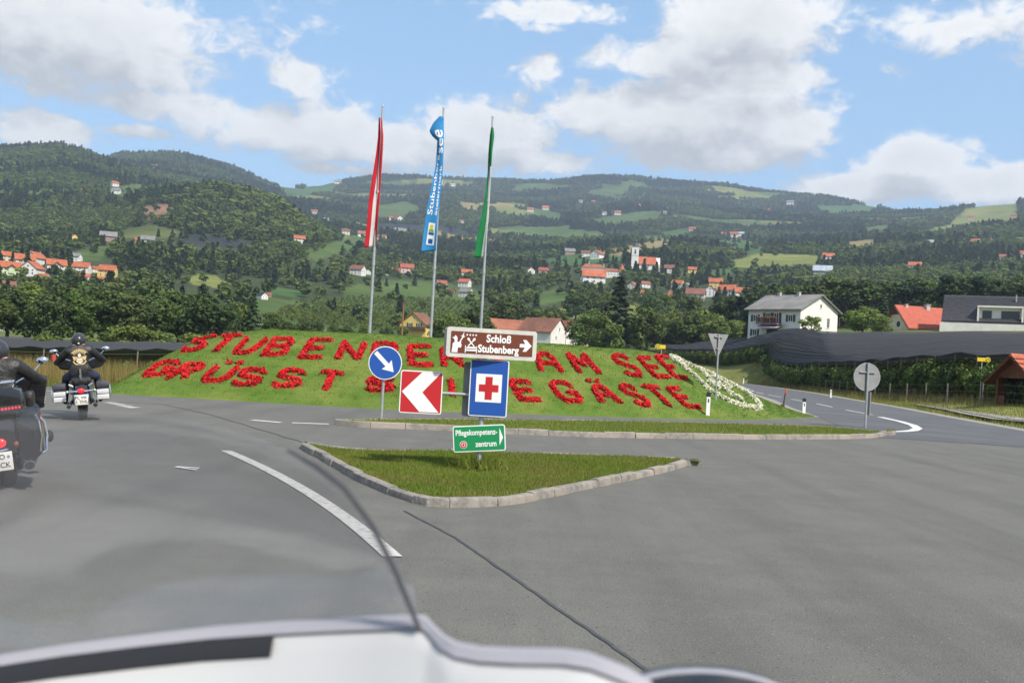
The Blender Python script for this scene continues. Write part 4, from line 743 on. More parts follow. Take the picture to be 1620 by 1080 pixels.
def tree_px(name, px, d, top, kind, leafk, label, cat='tree', group=None, wide=1.0, v=None):
    a, _ = azel(px, top+20); x, y = math.sin(a)*d, math.cos(a)*d; z = TZ(x, y); _, e = azel(px, top); h = EYE+d*math.tan(e)-z; return tree(name, x, y, max(h, 1.2), kind, leafk, label, cat, group, wide, z, v)
GL = 'trees of the belt beyond the left orchard net'
for px, d, top, kd, lk in [(-60, 170, 452, 'wide', 'dark'), (-20, 172, 446, 'round', 'broad'), (15, 175, 447, 'wide', 'dark'), (45, 180, 440, 'wide', 'broad'), (72, 172, 452, 'round', 'dark'), (97, 185, 440, 'wide', 'dark'), (122, 175, 450, 'round', 'broad'), (150, 190, 440, 'wide', 'dark'), (172, 178, 452, 'tall', 'dark'), (197, 186, 446, 'wide', 'broad'),
        (217, 176, 455, 'round', 'dark'), (242, 200, 440, 'wide', 'dark'), (258, 180, 462, 'round', 'broad'), (286, 190, 450, 'wide', 'dark'), (310, 206, 462, 'round', 'dark'), (328, 186, 447, 'wide', 'dark'), (375, 196, 470, 'round', 'light'), (432, 216, 488, 'round', 'broad'), (455, 202, 504, 'round', 'dark'), (478, 206, 502, 'wide', 'dark'), (502, 216, 503, 'round', 'dark'), (527, 232, 508, 'wide', 'broad'), (550, 224, 512, 'round', 'dark'), (575, 240, 511, 'round', 'broad'), (610, 250, 514, 'wide', 'dark'), (637, 262, 512, 'round', 'broad')]:
    tree_px('broadleaf_tree', px, d, top, kd, lk, f"{ {'dark': 'dark green', 'broad': 'mid green', 'light': 'pale green'}[lk] } {dict(wide='spreading', round='round-crowned', tall='upright')[kd]} tree in the belt beyond the left netting", group=GL, wide=1.25)
for i in range(18):
    px = -40+i*21+random.uniform(-8, 8); tree_px('broadleaf_tree', px, random.uniform(255, 330), random.uniform(452, 478)+max(0, px-330)*.10, random.choice(['wide', 'round']), random.choice(['dark', 'broad', 'broad', 'light']), 'tree in the back row of the belt under the village', group='back row of the tree belt', wide=1.25)
tree_px('willow_tree', 347, 188, 468, 'willow', 'willow', 'pale grey-green drooping willow in the tree belt', wide=1.2); tree_px('spruce_tree', 401, 187, 458, 'conifer', 'conifer', 'dark pointed spruce at the end of the tree belt', wide=1.2)
for px, d, top in ((188, 150, 512), (206, 147, 507), (226, 150, 511), (250, 152, 517), (70, 122, 520), (138, 128, 526), (300, 150, 520), (330, 152, 522)): tree_px('leafy_bush', px, d, top, 'bush', 'light', 'low light green bush before the dark tree belt', 'bush', 'bushes before the tree belt', 1.4)
GC = 'trees between the mound and the village'
for px, d, top, kd, lk in [(690, 255, 505, 'round', 'broad'), (706, 240, 488, 'round', 'light'), (728, 232, 494, 'wide', 'broad'), (748, 236, 484, 'wide', 'dark'), (765, 250, 492, 'round', 'broad'), (792, 322, 478, 'wide', 'dark'), (806, 300, 464, 'wide', 'dark'), (824, 312, 470, 'wide', 'dark'), (872, 330, 478, 'round', 'dark'), (886, 345, 486, 'round', 'dark'), (868, 300, 490, 'airy', 'light'), (893, 305, 494, 'airy', 'broad'),
        (916, 256, 500, 'round', 'dark'), (936, 236, 488, 'wide', 'broad'), (956, 226, 492, 'wide', 'broad'), (978, 282, 502, 'wide', 'light'), (1000, 284, 500, 'wide', 'dark'), (1020, 258, 474, 'round', 'broad'), (1024, 271, 496, 'wide', 'dark'), (1052, 278, 492, 'wide', 'broad'), (1072, 288, 480, 'wide', 'light'), (1094, 274, 486, 'wide', 'broad'), (1116, 288, 478, 'wide', 'light'), (1132, 270, 494, 'wide', 'broad'), (1148, 298, 466, 'tall', 'dark'), (1160, 272, 500, 'round', 'light'), (1170, 288, 490, 'wide', 'dark'), (1182, 316, 488, 'round', 'broad'), (912, 420, 455, 'round', 'dark'), (930, 430, 450, 'wide', 'dark'), (955, 440, 452, 'wide', 'broad'), (1050, 420, 458, 'round', 'light'), (1096, 410, 462, 'round', 'broad')]:
    tree_px('broadleaf_tree', px, d, top, kd, lk, f"{ {'dark': 'dark green', 'broad': 'mid green', 'light': 'pale green'}[lk] } {dict(wide='spreading', round='round-crowned', tall='upright', airy='thin-leaved')[kd]} tree between the mound and the church village", group=GC, wide=1.2)
tree_px('spruce_tree', 981, 262, 436, 'conifer', 'conifer', 'tall dark spruce standing below the castle', wide=1.75); tree_px('willow_tree', 1040, 330, 442, 'willow', 'willow', 'weeping willow among the village houses below the church', wide=1.2)
tree_px('broadleaf_tree', 1366, 196, 478, 'wide', 'light', 'broad bright green tree between the white house and the orange-roofed house', wide=1.5, v=1); tree_px('broadleaf_tree', 1396, 190, 494, 'round', 'light', 'small pale tree at the gable of the orange-roofed house', wide=1.2); tree_px('garden_tree', 1283, 184, 497, 'airy', 'light', 'small feathery tree in front of the white house gable', wide=1.3)
tree_px('spruce_tree', 1398, 262, 452, 'conifer', 'conifer', 'slim dark spruce rising behind the bright green tree', wide=1.2)
GP = 'pines of the dark wood behind the houses'
for i in range(64):
    px = 1195+i*7.4+random.uniform(-4, 4); d = random.uniform(285, 345)-(px > 1380)*15; tree_px('pine_tree', px, d, random.uniform(438, 462)-(px-1200)*.028, random.choice(['pine', 'pine', 'tall', 'round']), random.choice(['conifer', 'dark', 'dark', 'broad']), 'tall tree of the dark wood behind the right-hand houses', group=GP, wide=1.35)
# ------------------------------------------------------------------ far woods as one mass
def forest():
    xs, ys, hs, ids = [], [], [], []
    occ = np.array(HOUSES); pts = []
    for d0, d1, sp in ((330, 620, 4.8), (620, 1000, 5.0), (1000, 1700, 6.0), (1700, 2500, 6.8), (2500, 4000, 8.2)):
        n = int(.58*(d1*d1-d0*d0)/sp**2); d = np.sqrt(RNG.uniform(d0*d0, d1*d1, n)); a = RNG.uniform(-.58, .58, n); pts.append(np.column_stack([np.sin(a)*d, np.cos(a)*d, np.full(n, sp)]))
    p = np.vstack(pts); x, y, sp = p.T; z = terrain(x, y); d = np.hypot(x, y); a = np.arctan2(x, y)
    # what no sight line can reach stays bare
    aa = np.linspace(-.6, .6, 300); dd = np.geomspace(300, 4200, 160); A, D = np.meshgrid(aa, dd, indexing='ij'); E = (terrain(np.sin(A)*D, np.cos(A)*D)+3-EYE)/D; Mx = np.maximum.accumulate(E, axis=1)
    ia = np.clip(np.interp(a, aa, np.arange(300)), 0, 299).astype(int); jd = np.clip(np.interp(d, dd, np.arange(160))-1, 0, 159).astype(int); keep = (z+20-EYE)/d > Mx[ia, jd]-.004
    px, py = proj(x, y, z)
    openl = np.zeros(len(x), bool); hpx = 9.0/d*CAM_F
    for key, poly in FIELDS: openl |= inpoly(px, py, poly) | inpoly(px, py-hpx*.75, poly)
    openl |= clearing(x, y, px)
    vil = np.zeros(len(x), bool)
    for poly in VILLAGES: vil |= inpoly(px, py, poly) | inpoly(px, py-hpx, poly)
    r = RNG.uniform(0, 1, len(x)); keep &= ~openl | ((r < .03) & (d < 1900)); keep &= ~vil | (r < .2)
    low = (px > 230) & (px < 1190) & (d < 560+(px < 520)*60); keep &= ~low | (r < np.where(px < 520, .13, .06))
    for hx, hy, hr in HOUSES:
        hd = math.hypot(hx, hy); ux, uy = hx/hd, hy/hd; al = x*ux+y*uy-hd; la = np.abs(-x*uy+y*ux); keep &= ~((la < hr*.95) & (al < hr) & (al > -hr-hd*.02-7))
    x, y, z, d, sp, px = x[keep], y[keep], z[keep], d[keep], sp[keep], px[keep]
    nz = np.array([noise.noise(Vector((a_/170, b_/170, 0))) for a_, b_ in zip(x, y)]); con = nz+RNG.normal(0, .2, len(x)) > .16
    h = np.where(con, RNG.uniform(12, 18, len(x)), RNG.uniform(8, 14, len(x)))*np.interp(d, [330, 700, 1200, 3000], [.5, .55, .66, .78])*RNG.uniform(.65, 1.2, len(x)); ids = np.where(con, RNG.integers(4, 6, len(x)), RNG.integers(0, 4, len(x)))
    sun_tint = (d > 880) & (d < 1350); ids = np.where(sun_tint & (RNG.uniform(0, 1, len(x)) < .85*np.clip(1.25-np.abs(px-430)/170, 0, 1)), RNG.choice([0, 1, 3, 3], len(x)), ids)  # sunlight on the small hill imitated by picking paler-leaved tree kinds
    # orchard rows on the slope behind the flagpoles
    ox, oy = [], []
    poly = [p_ for k_, p_ in FIELDS if k_ == 'orchard'][0]
    for row in np.arange(335, 640, 9.0):
        yy = row+.15*np.arange(-60, 90, 2.6); xx = np.arange(-120, 60, 2.6)[:len(yy)]; yy = row+.22*xx; ox.append(xx+RNG.uniform(-.4, .4, len(xx))); oy.append(yy+RNG.uniform(-.3, .3, len(xx)))
    ox = np.concatenate(ox); oy = np.concatenate(oy); oz = terrain(ox, oy); opx, opy = proj(ox, oy, oz); k = inpoly(opx, opy, poly); ox, oy, oz = ox[k], oy[k], oz[k]
    x = np.concatenate([x, ox]); y = np.concatenate([y, oy]); z = np.concatenate([z, oz]); h = np.concatenate([h, RNG.uniform(1.4, 2.3, len(ox))]); ids = np.concatenate([ids, np.full(len(ox), 6)])
    col = bpy.data.collections.new('woodland_tree_kinds')
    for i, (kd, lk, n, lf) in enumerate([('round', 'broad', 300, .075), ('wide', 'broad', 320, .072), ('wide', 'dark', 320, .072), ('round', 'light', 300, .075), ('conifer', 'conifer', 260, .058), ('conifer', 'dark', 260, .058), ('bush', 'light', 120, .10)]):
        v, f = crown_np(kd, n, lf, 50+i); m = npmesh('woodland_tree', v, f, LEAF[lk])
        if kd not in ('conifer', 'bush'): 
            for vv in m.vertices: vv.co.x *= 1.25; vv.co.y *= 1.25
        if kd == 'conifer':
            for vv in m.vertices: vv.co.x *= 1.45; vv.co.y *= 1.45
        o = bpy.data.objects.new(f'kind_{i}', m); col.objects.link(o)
    me = bpy.data.meshes.new('woodland'); me.vertices.add(len(x)); me.vertices.foreach_set('co', np.column_stack([x, y, z-.3]).astype(np.float32).ravel())
    for nm, ty, arr in (('h', 'FLOAT', h), ('kind_id', 'INT', ids), ('turn', 'FLOAT', RNG.uniform(0, 6.28, len(x)))):
        at = me.attributes.new(nm, ty, 'POINT'); at.data.foreach_set('value', arr.astype(np.float32 if ty == 'FLOAT' else np.int32))
    o = link('woodland', me); tag(o, 'mixed woodland covering the hills', kind='stuff')
    g = bpy.data.node_groups.new('woodland', 'GeometryNodeTree'); g.interface.new_socket('Geometry', in_out='INPUT', socket_type='NodeSocketGeometry'); g.interface.new_socket('Geometry', in_out='OUTPUT', socket_type='NodeSocketGeometry')
    N = g.nodes; Lk = g.links; gi = N.new('NodeGroupInput'); go = N.new('NodeGroupOutput'); ip = N.new('GeometryNodeInstanceOnPoints'); ci = N.new('GeometryNodeCollectionInfo'); ci.inputs[0].default_value = col; ci.inputs[1].default_value = True; ci.inputs[2].default_value = True
    def attr(nm, ty): a_ = N.new('GeometryNodeInputNamedAttribute'); a_.data_type = ty; a_.inputs[0].default_value = nm; return a_.outputs[0]
    cx = N.new('ShaderNodeCombineXYZ'); Lk.new(attr('turn', 'FLOAT'), cx.inputs[2]); ip.inputs['Pick Instance'].default_value = True
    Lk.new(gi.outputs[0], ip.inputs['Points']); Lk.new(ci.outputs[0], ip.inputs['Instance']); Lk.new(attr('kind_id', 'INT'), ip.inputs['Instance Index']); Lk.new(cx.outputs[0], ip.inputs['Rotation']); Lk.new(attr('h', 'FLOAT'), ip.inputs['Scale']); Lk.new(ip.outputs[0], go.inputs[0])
    md = o.modifiers.new('woodland', 'NODES'); md.node_group = g; print('woodland trees', len(x))
forest()
# ------------------------------------------------------------------ netted orchards
NET = glassy('hail_net', (.058, .059, .064), .86, .9, .1); POSTM = mat('weathered_post', (.22, .19, .15), (.14, .12, .10), 6, .9, bump=.3); 
def canopy(name, label, FE, BE, nu, nv, hgt, ridges, posts_every, tree_label, group):
    def curve(pts, u):
        p = [Vector((q[0], q[1])) for q in pts]; L = [0]
        for a, b in zip(p, p[1:]): L.append(L[-1]+(b-a).length)
        s = u*L[-1]; return Vector((interp(s, L, [q.x for q in p]), interp(s, L, [q.y for q in p]))), L[-1]
    U = np.linspace(0, 1, nu); V = np.linspace(0, 1, nv); f = np.array([curve(FE, u)[0] for u in U]); b = np.array([curve(BE, u)[0] for u in U]); XY = f[:, None, :]*(1-V[None, :, None])+b[:, None, :]*V[None, :, None]
    X, Y = XY[..., 0], XY[..., 1]; Z = terrain(X, Y)+hgt; wave = np.abs(((V*ridges) % 1)*2-1); Z = Z+(wave-.5)[None, :]*.5; ph = np.abs(((U*nu/6.0) % 1)*2-1); Z -= (.12*ph)[:, None]*np.linspace(1, .4, nv)[None, :]
    Z += np.array([[.12*noise.noise(Vector((x_/5, y_/5, 1))) for x_, y_ in zip(r1, r2)] for r1, r2 in zip(X, Y)])
    i, j = np.meshgrid(np.arange(nu-1), np.arange(nv-1), indexing='ij'); q = (i*nv+j).ravel(); fc = np.stack([q, q+nv, q+nv+1, q+1], -1)
    root = empty(name, (0, 0, 0), 0, label, 'net canopy'); me = npmesh('net', np.stack([X, Y, Z], -1).reshape(-1, 3), fc, NET, True); link('net', me, root)
    _, L = curve(FE, 0); s = 0; pm = MB().tube([(0, 0, -.3), (0, 0, 1.0)], .04, 6).mesh('post', POSTM)
    while s < L:
        p, _ = curve(FE, s/L); z = TZ(p.x, p.y); o = link('post', pm, root, (p.x, p.y, z)); o.scale = (1, 1, hgt+.12); s += posts_every
    for v_ in (.0,):
        w = MB(); w.tube([(p.x, p.y, TZ(p.x, p.y)+hgt-.05) for p in [curve(FE, u)[0] for u in np.linspace(0, 1, 60)]], .02, 4); w.build('edge_cable', mat('cable', (.05, .05, .05)), root)
    s = 1.0
    while s < L:
        p, _ = curve(FE, s/L); p2, _ = curve(BE, s/L); dv = (p2-p).normalized(); x, y = p.x-dv.x*.35, p.y-dv.y*.35
        tree('apple_tree', x, y, random.uniform(.85, 1.08)*hgt, 'bush', random.choice(['broad', 'dark', 'broad']), tree_label, 'fruit tree', group, .80); s += 1.5
    return root
FE_R = [(33, 44), (30.4, 56), (29.8, 68), (31, 85), (33.3, 108), (35.6, 138), (38, 160), (38, 195), (33.5, 245)]
def pd(px, d): a, _ = azel(px, 540); return (math.sin(a)*d, math.cos(a)*d)
BE_R = [pd(2050, 130), pd(1850, 150), pd(1620, 160), pd(1450, 165), pd(1300, 172), pd(1200, 205), pd(1130, 254), pd(1008, 308)]
canopy('orchard_net', 'wide black hail net stretched over the orchard beside the side road', FE_R, BE_R, 150, 150, 2.65, 17, 4.2, 'young apple tree in the front row under the right black net', 'apple trees of the right orchard')
FE_L = [pd(-420, 62), pd(-100, 60), pd(120, 58), pd(290, 57)]; BE_L = [pd(-420, 130), pd(-100, 128), pd(120, 126), pd(330, 124)]
canopy('orchard_net', 'low black hail net beyond the dry grass verge', FE_L, BE_L, 80, 90, 1.75, 12, 4.5, 'apple tree in the front row under the left black net', 'apple trees of the left orchard')
def stuff_rows(name, FE, BE, hgt, label, nrow):
    vs, fs = [], []; k = 0; v0, f0 = crown_np('bush', 170, .07, 77)
    for r in range(1, nrow):
        for u in np.linspace(.02, .98, 70):
            a = np.array([interp(u, np.linspace(0, 1, len(FE)), [q[i] for q in FE]) for i in (0, 1)]); b = np.array([interp(u, np.linspace(0, 1, len(BE)), [q[i] for q in BE]) for i in (0, 1)]); p = a+(b-a)/np.linalg.norm(b-a)*(1.1+r*3.4); z = TZ(*p); vs.append(v0*np.array([1.6, 1.6, hgt*.9])+np.array([p[0], p[1], z])); fs.append(f0+k); k += len(v0)
    tag(link(name, npmesh(name, np.vstack(vs), np.vstack(fs), LEAF['dark'])), label, kind='stuff')
stuff_rows('orchard_rows', FE_R, BE_R, 2.5, 'rows of apple trees deeper under the right black net', 4); stuff_rows('orchard_rows', FE_L, BE_L, 2.5, 'rows of apple trees deeper under the left black net', 3)
# wire fence along the side road
fr = empty('wire_fence', (0, 0, 0), 0, 'low wire fence on weathered wooden posts in front of the right orchard', 'fence'); FP = [(29.4, 56), (27.9, 68), (29.0, 85), (32.2, 108), (36.2, 140), (39, 190)]; pm = MB().tube([(0, 0, -.3), (0, 0, 1.25)], [.05, .045], 6).mesh('post', POSTM)
for p in along(FP, 0, 136, 33): link('post', pm, fr, (p[0], p[1], TZ(*p)))
for z in (.35, .75, 1.15): MB().tube([(p[0], p[1], TZ(*p)+z) for p in along(FP, 0, 136, 40)], .008, 3).build('wire', mat('steel_wire', (.25, .25, .25), rough=.4, metal=.8), fr)
# ------------------------------------------------------------------ flower letters on the mound
STROKES = {'S': [[(.95, .82), (.78, 1), (.25, 1), (.03, .84), (.08, .62), (.5, .5), (.92, .38), (.97, .15), (.75, 0), (.22, 0), (.03, .16)]], 'T': [[(0, 1), (1, 1)], [(.5, 1), (.5, 0)]],
 'U': [[(0, 1), (0, .2), (.2, 0), (.8, 0), (1, .2), (1, 1)]], 'B': [[(0, 0), (0, 1), (.8, 1), (.95, .85), (.9, .6), (.7, .52), (0, .52)], [(.7, .52), (1, .4), (1, .12), (.85, 0), (0, 0)]], 'E': [[(1, 1), (0, 1), (0, 0), (1, 0)], [(0, .52), (.8, .52)]],
 'N': [[(0, 0), (0, 1), (1, 0), (1, 1)]], 'R': [[(0, 0), (0, 1), (.85, 1), (1, .85), (1, .62), (.82, .48), (0, .48)], [(.5, .48), (1, 0)]], 'G': [[(1, .82), (.8, 1), (.25, 1), (0, .8), (0, .2), (.22, 0), (.8, 0), (1, .16), (1, .46), (.6, .46)]],
 'A': [[(0, 0), (.1, .75), (.35, 1), (.65, 1), (.9, .75), (1, 0)], [(.06, .42), (.94, .42)]], 'M': [[(0, 0), (0, 1), (.5, .4), (1, 1), (1, 0)]], 'I': [[(.5, 1), (.5, 0)]]}
z3 = lambda x, y: (200+x/3.857, 500+y/3.857)
z2 = lambda x, y: (560+x/3.375, 500+y/3.375)
z4 = lambda x, y: (780+x/3.115, 500+y/3.115)
#  letter, frame, bottom-left, bottom-right, top-left, top-right
UP = [('S', z3, (330, 222), (440, 215), (455, 132), (560, 118)), ('T', z3, (500, 225), (585, 215), (592, 132), (695, 128)), ('U', z3, (650, 238), (750, 232), (735, 145), (855, 150)), ('B', z3, (835, 245), (950, 243), (905, 150), (1025, 150)), ('E', z3, (1062, 262), (1190, 262), (1130, 158), (1250, 158)), ('N', z3, (1285, 268), (1410, 268), (1330, 172), (1450, 178)),
      ('B', z2, (100, 245), (205, 245), (115, 155), (232, 162)), ('E', z2, (308, 268), (415, 270), (298, 172), (405, 172)), ('R', z2, (482, 272), (585, 274), (472, 185), (570, 187)), ('G', z2, (690, 290), (795, 292), (672, 195), (770, 197)), ('A', z4, (235, 272), (340, 282), (205, 190), (290, 195)), ('M', z4, (425, 282), (525, 288), (370, 195), (445, 200)), ('S', z4, (662, 298), (738, 300), (582, 200), (650, 204)), ('E', z4, (800, 305), (865, 308), (718, 213), (772, 215)), ('E', z4, (900, 308), (955, 312), (805, 208), (855, 210))]
LOW = [('G', z3, (95, 378), (235, 362), (210, 292), (330, 290)), ('R', z3, (255, 388), (355, 385), (372, 308), (478, 306)), ('U', z3, (455, 408), (590, 403), (550, 322), (675, 326)), ('S', z3, (640, 430), (800, 425), (715, 335), (860, 342)), ('S', z3, (882, 438), (1045, 435), (955, 337), (1095, 352)), ('T', z3, (1175, 452), (1255, 452), (1195, 352), (1320, 365)),
       ('S', z2, (70, 405), (205, 405), (80, 340), (208, 343)), ('E', z2, (310, 440), (430, 442), (290, 345), (405, 347)), ('I', z2, (510, 432), (545, 434), (497, 350), (535, 350)), ('N', z2, (655, 440), (780, 442), (630, 350), (750, 352)), ('E', z4, (140, 420), (232, 422), (85, 330), (178, 335)), ('G', z4, (345, 425), (438, 428), (275, 332), (375, 340)), ('A', z4, (535, 428), (628, 433), (478, 352), (545, 356)), ('S', z4, (715, 445), (780, 447), (618, 350), (682, 354)), ('T', z4, (850, 448), (890, 452), (735, 355), (812, 360)), ('E', z4, (955, 452), (1022, 457), (860, 364), (915, 366))]
RED = mat('begonia_red', (.66, .018, .02), (.48, .01, .014), 3, .6, transl=.2, island=.35, spec=.25); FLEAF = mat('begonia_leaf', (.045, .06, .016), (.08, .05, .02), 8, .7, transl=.2, island=.3); WHITEF = mat('white_blossom', (.78, .76, .62), (.6, .6, .42), 6, .7, transl=.2, island=.2)
SOIL = mat('bed_soil', (.06, .04, .025), (.09, .06, .04), 8, .95)
def bed(root, lines, wid, fl, leaf, dens=380, size=.034, hgt=.13, r_seed=0):
    rng = np.random.default_rng(r_seed); cs, ns = [], []; lc = []
    for ln in lines:
        for a, b in zip(ln, ln[1:]):
            L = (b-a).length; n = max(4, int(dens*L)); t = rng.uniform(0, 1, n); o = rng.normal(0, wid*.36, (n, 2)); o = np.clip(o, -wid*.62, wid*.62); x = a.x+(b.x-a.x)*t+o[:, 0]; y = a.y+(b.y-a.y)*t+o[:, 1]; q = 1-(np.hypot(o[:, 0], o[:, 1])/(wid*.8))**2; z = mound_h(x, y)+hgt*np.clip(q, .15, 1)*rng.uniform(.75, 1.15, n)
            cs.append(np.column_stack([x, y, z])); ns.append(np.column_stack([o[:, 0]*3, o[:, 1]*3-.25, np.full(n, .6)])+rng.normal(0, .45, (n, 3)))
            m = n//6; k = rng.integers(0, n, m); lc.append(np.column_stack([x[k], y[k], mound_h(x[k], y[k])+rng.uniform(.01, hgt*.45, m)]))
    v, f = quads(np.vstack(cs), np.vstack(ns), size, rng); tag(link('blossoms', npmesh('blossoms', v, f, fl), root), kind='stuff'); c = np.vstack(lc); v, f = quads(c, rng.normal(0, 1, c.shape)+np.array([0, -.3, .6]), size*1.3, rng); tag(link('foliage', npmesh('foliage', v, f, leaf), root), kind='stuff')
    s = MB()
    for ln in lines: s.tube([(p.x, p.y, MZ(p.x, p.y)+.0) for p in ln], wid*.55, 6, flat=.35)
    s.build('soil', SOIL, root)
ORD = 'first second third fourth fifth sixth seventh eighth ninth tenth eleventh twelfth thirteenth fourteenth fifteenth sixteenth'.split()
WORD = {'u': ['STUBENBERG']*10+['AM']*2+['SEE']*3, 'l': ['GRÜSST']*6+['SEINE']*5+['GÄSTE']*5}
def letters(row, key, rowname, sd):
    w0 = None; k = 0
    for i, (ch, zf, bl, br, tl, tr) in enumerate(row):
        w = WORD[key][i]; k = k+1 if w == w0 else 0; w0 = w
        bl, br, tl, tr = [zf(*q) for q in (bl, br, tl, tr)]
        def uv(u, v): return M_(*[(bl[j]*(1-u)+br[j]*u)*(1-v)+(tl[j]*(1-u)+tr[j]*u)*v for j in (0, 1)])
        lines = []
        for st_ in STROKES[ch]:
            pl = []
            for a, b in zip(st_, st_[1:]): pl += [(a[0]+(b[0]-a[0])*t, a[1]+(b[1]-a[1])*t) for t in np.linspace(0, 1, 5)[:-1]]
            pl.append(st_[-1]); lines.append([uv(*q) for q in pl])
        name = w[k]
        if name in 'ÜÄ': 
            for u in (.25, .8) if name == 'Ü' else (.1, .75): c = uv(u, 1.36); lines.append([c, c+Vector((.06, 0, 0)), c+Vector((.12, .01, 0))])
        o = empty('flower_letter', lines[0][0], 0, f'letter {name} in red flowers, {ORD[k]} letter of the word {w}', 'flower bed', 'red flower letters on the mound'); base = o.location.copy()
        bed(o, lines, .15, RED, FLEAF, r_seed=sd+i)
        for c in o.children: c.location = -base
letters(UP, 'u', 'upper', 100); letters(LOW, 'l', 'lower', 200)
z7 = lambda x, y: (1040+x/5.786, 540+y/5.786)
ring = [(125, 145), (175, 195), (240, 240), (300, 290), (370, 355), (440, 420), (510, 480), (590, 525), (680, 570), (770, 600), (860, 620), (930, 625), (945, 600), (915, 560), (860, 510), (800, 460), (740, 410), (680, 365), (600, 305), (520, 260), (440, 225), (370, 190), (300, 165), (220, 148), (150, 140)]
inner = [[(365, 225), (420, 290), (470, 345), (530, 400), (560, 440)], [(400, 225), (470, 285), (540, 345), (610, 400), (680, 440)], [(440, 260), (500, 310), (560, 370)], [(560, 400), (620, 450), (690, 500), (740, 530), (780, 560)], [(470, 380), (540, 430)]]
em = empty('flower_emblem', M_(*z7(520, 400)), 0, 'leaf-shaped emblem outlined in white flowers at the end of the mound', 'flower bed'); bs_ = em.location.copy()
def dens_line(pts): return [M_(*z7(a[0]+(b[0]-a[0])*t, a[1]+(b[1]-a[1])*t)) for a, b in zip(pts, pts[1:]) for t in (0, .33, .67)]+[M_(*z7(*pts[-1]))]
bed(em, [dens_line(ring+ring[:1])]+[dens_line(q) for q in inner], .14, WHITEF, mat('silver_leaf', (.10, .13, .05), (.2, .22, .12), 8), 320, .036, .15, 300)
for c in em.children: c.location = -bs_
# ------------------------------------------------------------------ flagpoles
ALU = mat('galvanised_steel', (.50, .51, .52), (.40, .41, .42), 5, .42, metal=.55, spec=.5); SIGNBACK = mat('sign_back_grey', (.30, .30, .29), (.24, .24, .235), 4, .6, metal=.2); SWHITE = mat('sign_white', (.80, .80, .79), rough=.45); SBLUE = mat('sign_blue', (.018, .085, .36), rough=.45); SRED = mat('sign_red', (.50, .02, .025), rough=.45); SGREEN = mat('sign_green', (.012, .25, .085), rough=.45); SBROWN = mat('sign_brown', (.15, .038, .018), rough=.45); SRIM = mat('sign_rim', (.62, .60, .54), (.5, .48, .43), 6, .55)
def flagpole(bot, top, y, label):
    a = P(*bot, y); b = P(*top, y); x = (a.x+b.x)/2; z0 = MZ(x, y); root = empty('flagpole', (x, y, z0), 0, label, 'flagpole', 'flagpoles behind the mound crest'); hh = b.z-z0
    m = MB(); m.tube([(0, 0, -.4), (0, 0, 1), (0, 0, hh)], [.055, .055, .034], 10); m.build('pole', ALU, root); c = MB(); c.ball((0, 0, hh+.02), .045); c.build('finial', ALU, root)
    for z in (hh*.30, hh*.62): q = MB(); q.tube([(0, 0, z), (0, 0, z+.1)], .062, 10); q.build('clamp', ALU, root)
    return root, Vector((x, y, z0)), hh
def flag(name, label, pole, rows, bands, pleat, n_u=36, group=None):
    """rows: (photo y, left px, right px) down the banner; the cloth is gathered in pleats between them"""
    root, p0, hh = pole; zs, l, r = [], [], []
    for py, x0, x1 in rows:
        A, Bq = P(x0, py, p0.y), P(x1, py, p0.y); zs.append((A.z+Bq.z)/2); l.append(A.x); r.append(Bq.x)
    zs_, l_, r_ = zs[::-1], l[::-1], r[::-1]; zt, zb = zs[0], zs[-1]
    def surf(u, v, off=0):
        z = zt+(zb-zt)*v; xl, xr = interp(z, zs_, l_), interp(z, zs_, r_); w = xr-xl; ph = pleat*2*math.pi*u+v*3.0
        x = xr-w*u+.10*w*math.sin(2*ph)*.35; yy = p0.y-.02-.07*math.sin(ph)-.05*math.sin(v*9+u*2)-off-.12*u; return Vector((x, yy, z-.05*u*math.sin(v*5)-(.25*w*u if v > .97 else 0)))
    nv = 70; f = tag(empty(name, surf(0, 0), 0), label, 'flag', group); o0 = f.location
    for nm, u0, u1, v0, v1, m in bands:
        b = MB(); nu = max(3, int((u1-u0)*n_u)); vs = [surf(u0+(u1-u0)*i/nu, v0+(v1-v0)*j/nv)-o0 for i in range(nu+1) for j in range(nv+1)]
        b.add(vs, [(i*(nv+1)+j, i*(nv+1)+j+1, (i+1)*(nv+1)+j+1, (i+1)*(nv+1)+j) for i in range(nu) for j in range(nv)]); ob = b.build(nm, m, f); sd = ob.modifiers.new('cloth_thickness', 'SOLIDIFY'); sd.thickness = .006
    return f, surf, o0
def cloth(n, c): return mat(n, c, tuple(v*.85 for v in c), 3, .75, transl=.3)
CR, CW, CB, CG = cloth('flag_red', (.62, .02, .04)), cloth('flag_white', (.8, .79, .79)), cloth('flag_blue', (.05, .34, .72)), cloth('flag_green', (.015, .26, .085))
p1 = flagpole((586, 528), (604, 169), 38.6, 'tall flagpole carrying the red and white flag'); p2 = flagpole((681, 535), (702, 172), 38.9, 'tall flagpole carrying the light blue banner'); p3 = flagpole((759, 538), (780, 186), 39.3, 'tall flagpole carrying the green and white flag')
flag('flag', 'red-white-red flag hanging furled from its pole', p1, [(187, 600, 604), (215, 599, 607), (240, 596, 606), (280, 590, 603), (320, 584, 601), (360, 581, 598), (390, 577, 595)], [('red_band', 0, .34, 0, 1, CR), ('white_band', .34, .6, 0, 1, CW), ('red_band', .6, 1, 0, 1, CR)], .8)
fb, sf, o0 = flag('flag', 'light blue banner with white lettering hanging from its pole', p2, [(186, 696, 702), (196, 686, 702), (208, 679, 702), (216, 684, 702), (222, 692, 702), (260, 689, 701), (300, 682, 698), (340, 675, 694), (370, 671, 692), (396, 667, 690)], [('banner', 0, 1, 0, 1, CB)], .5)
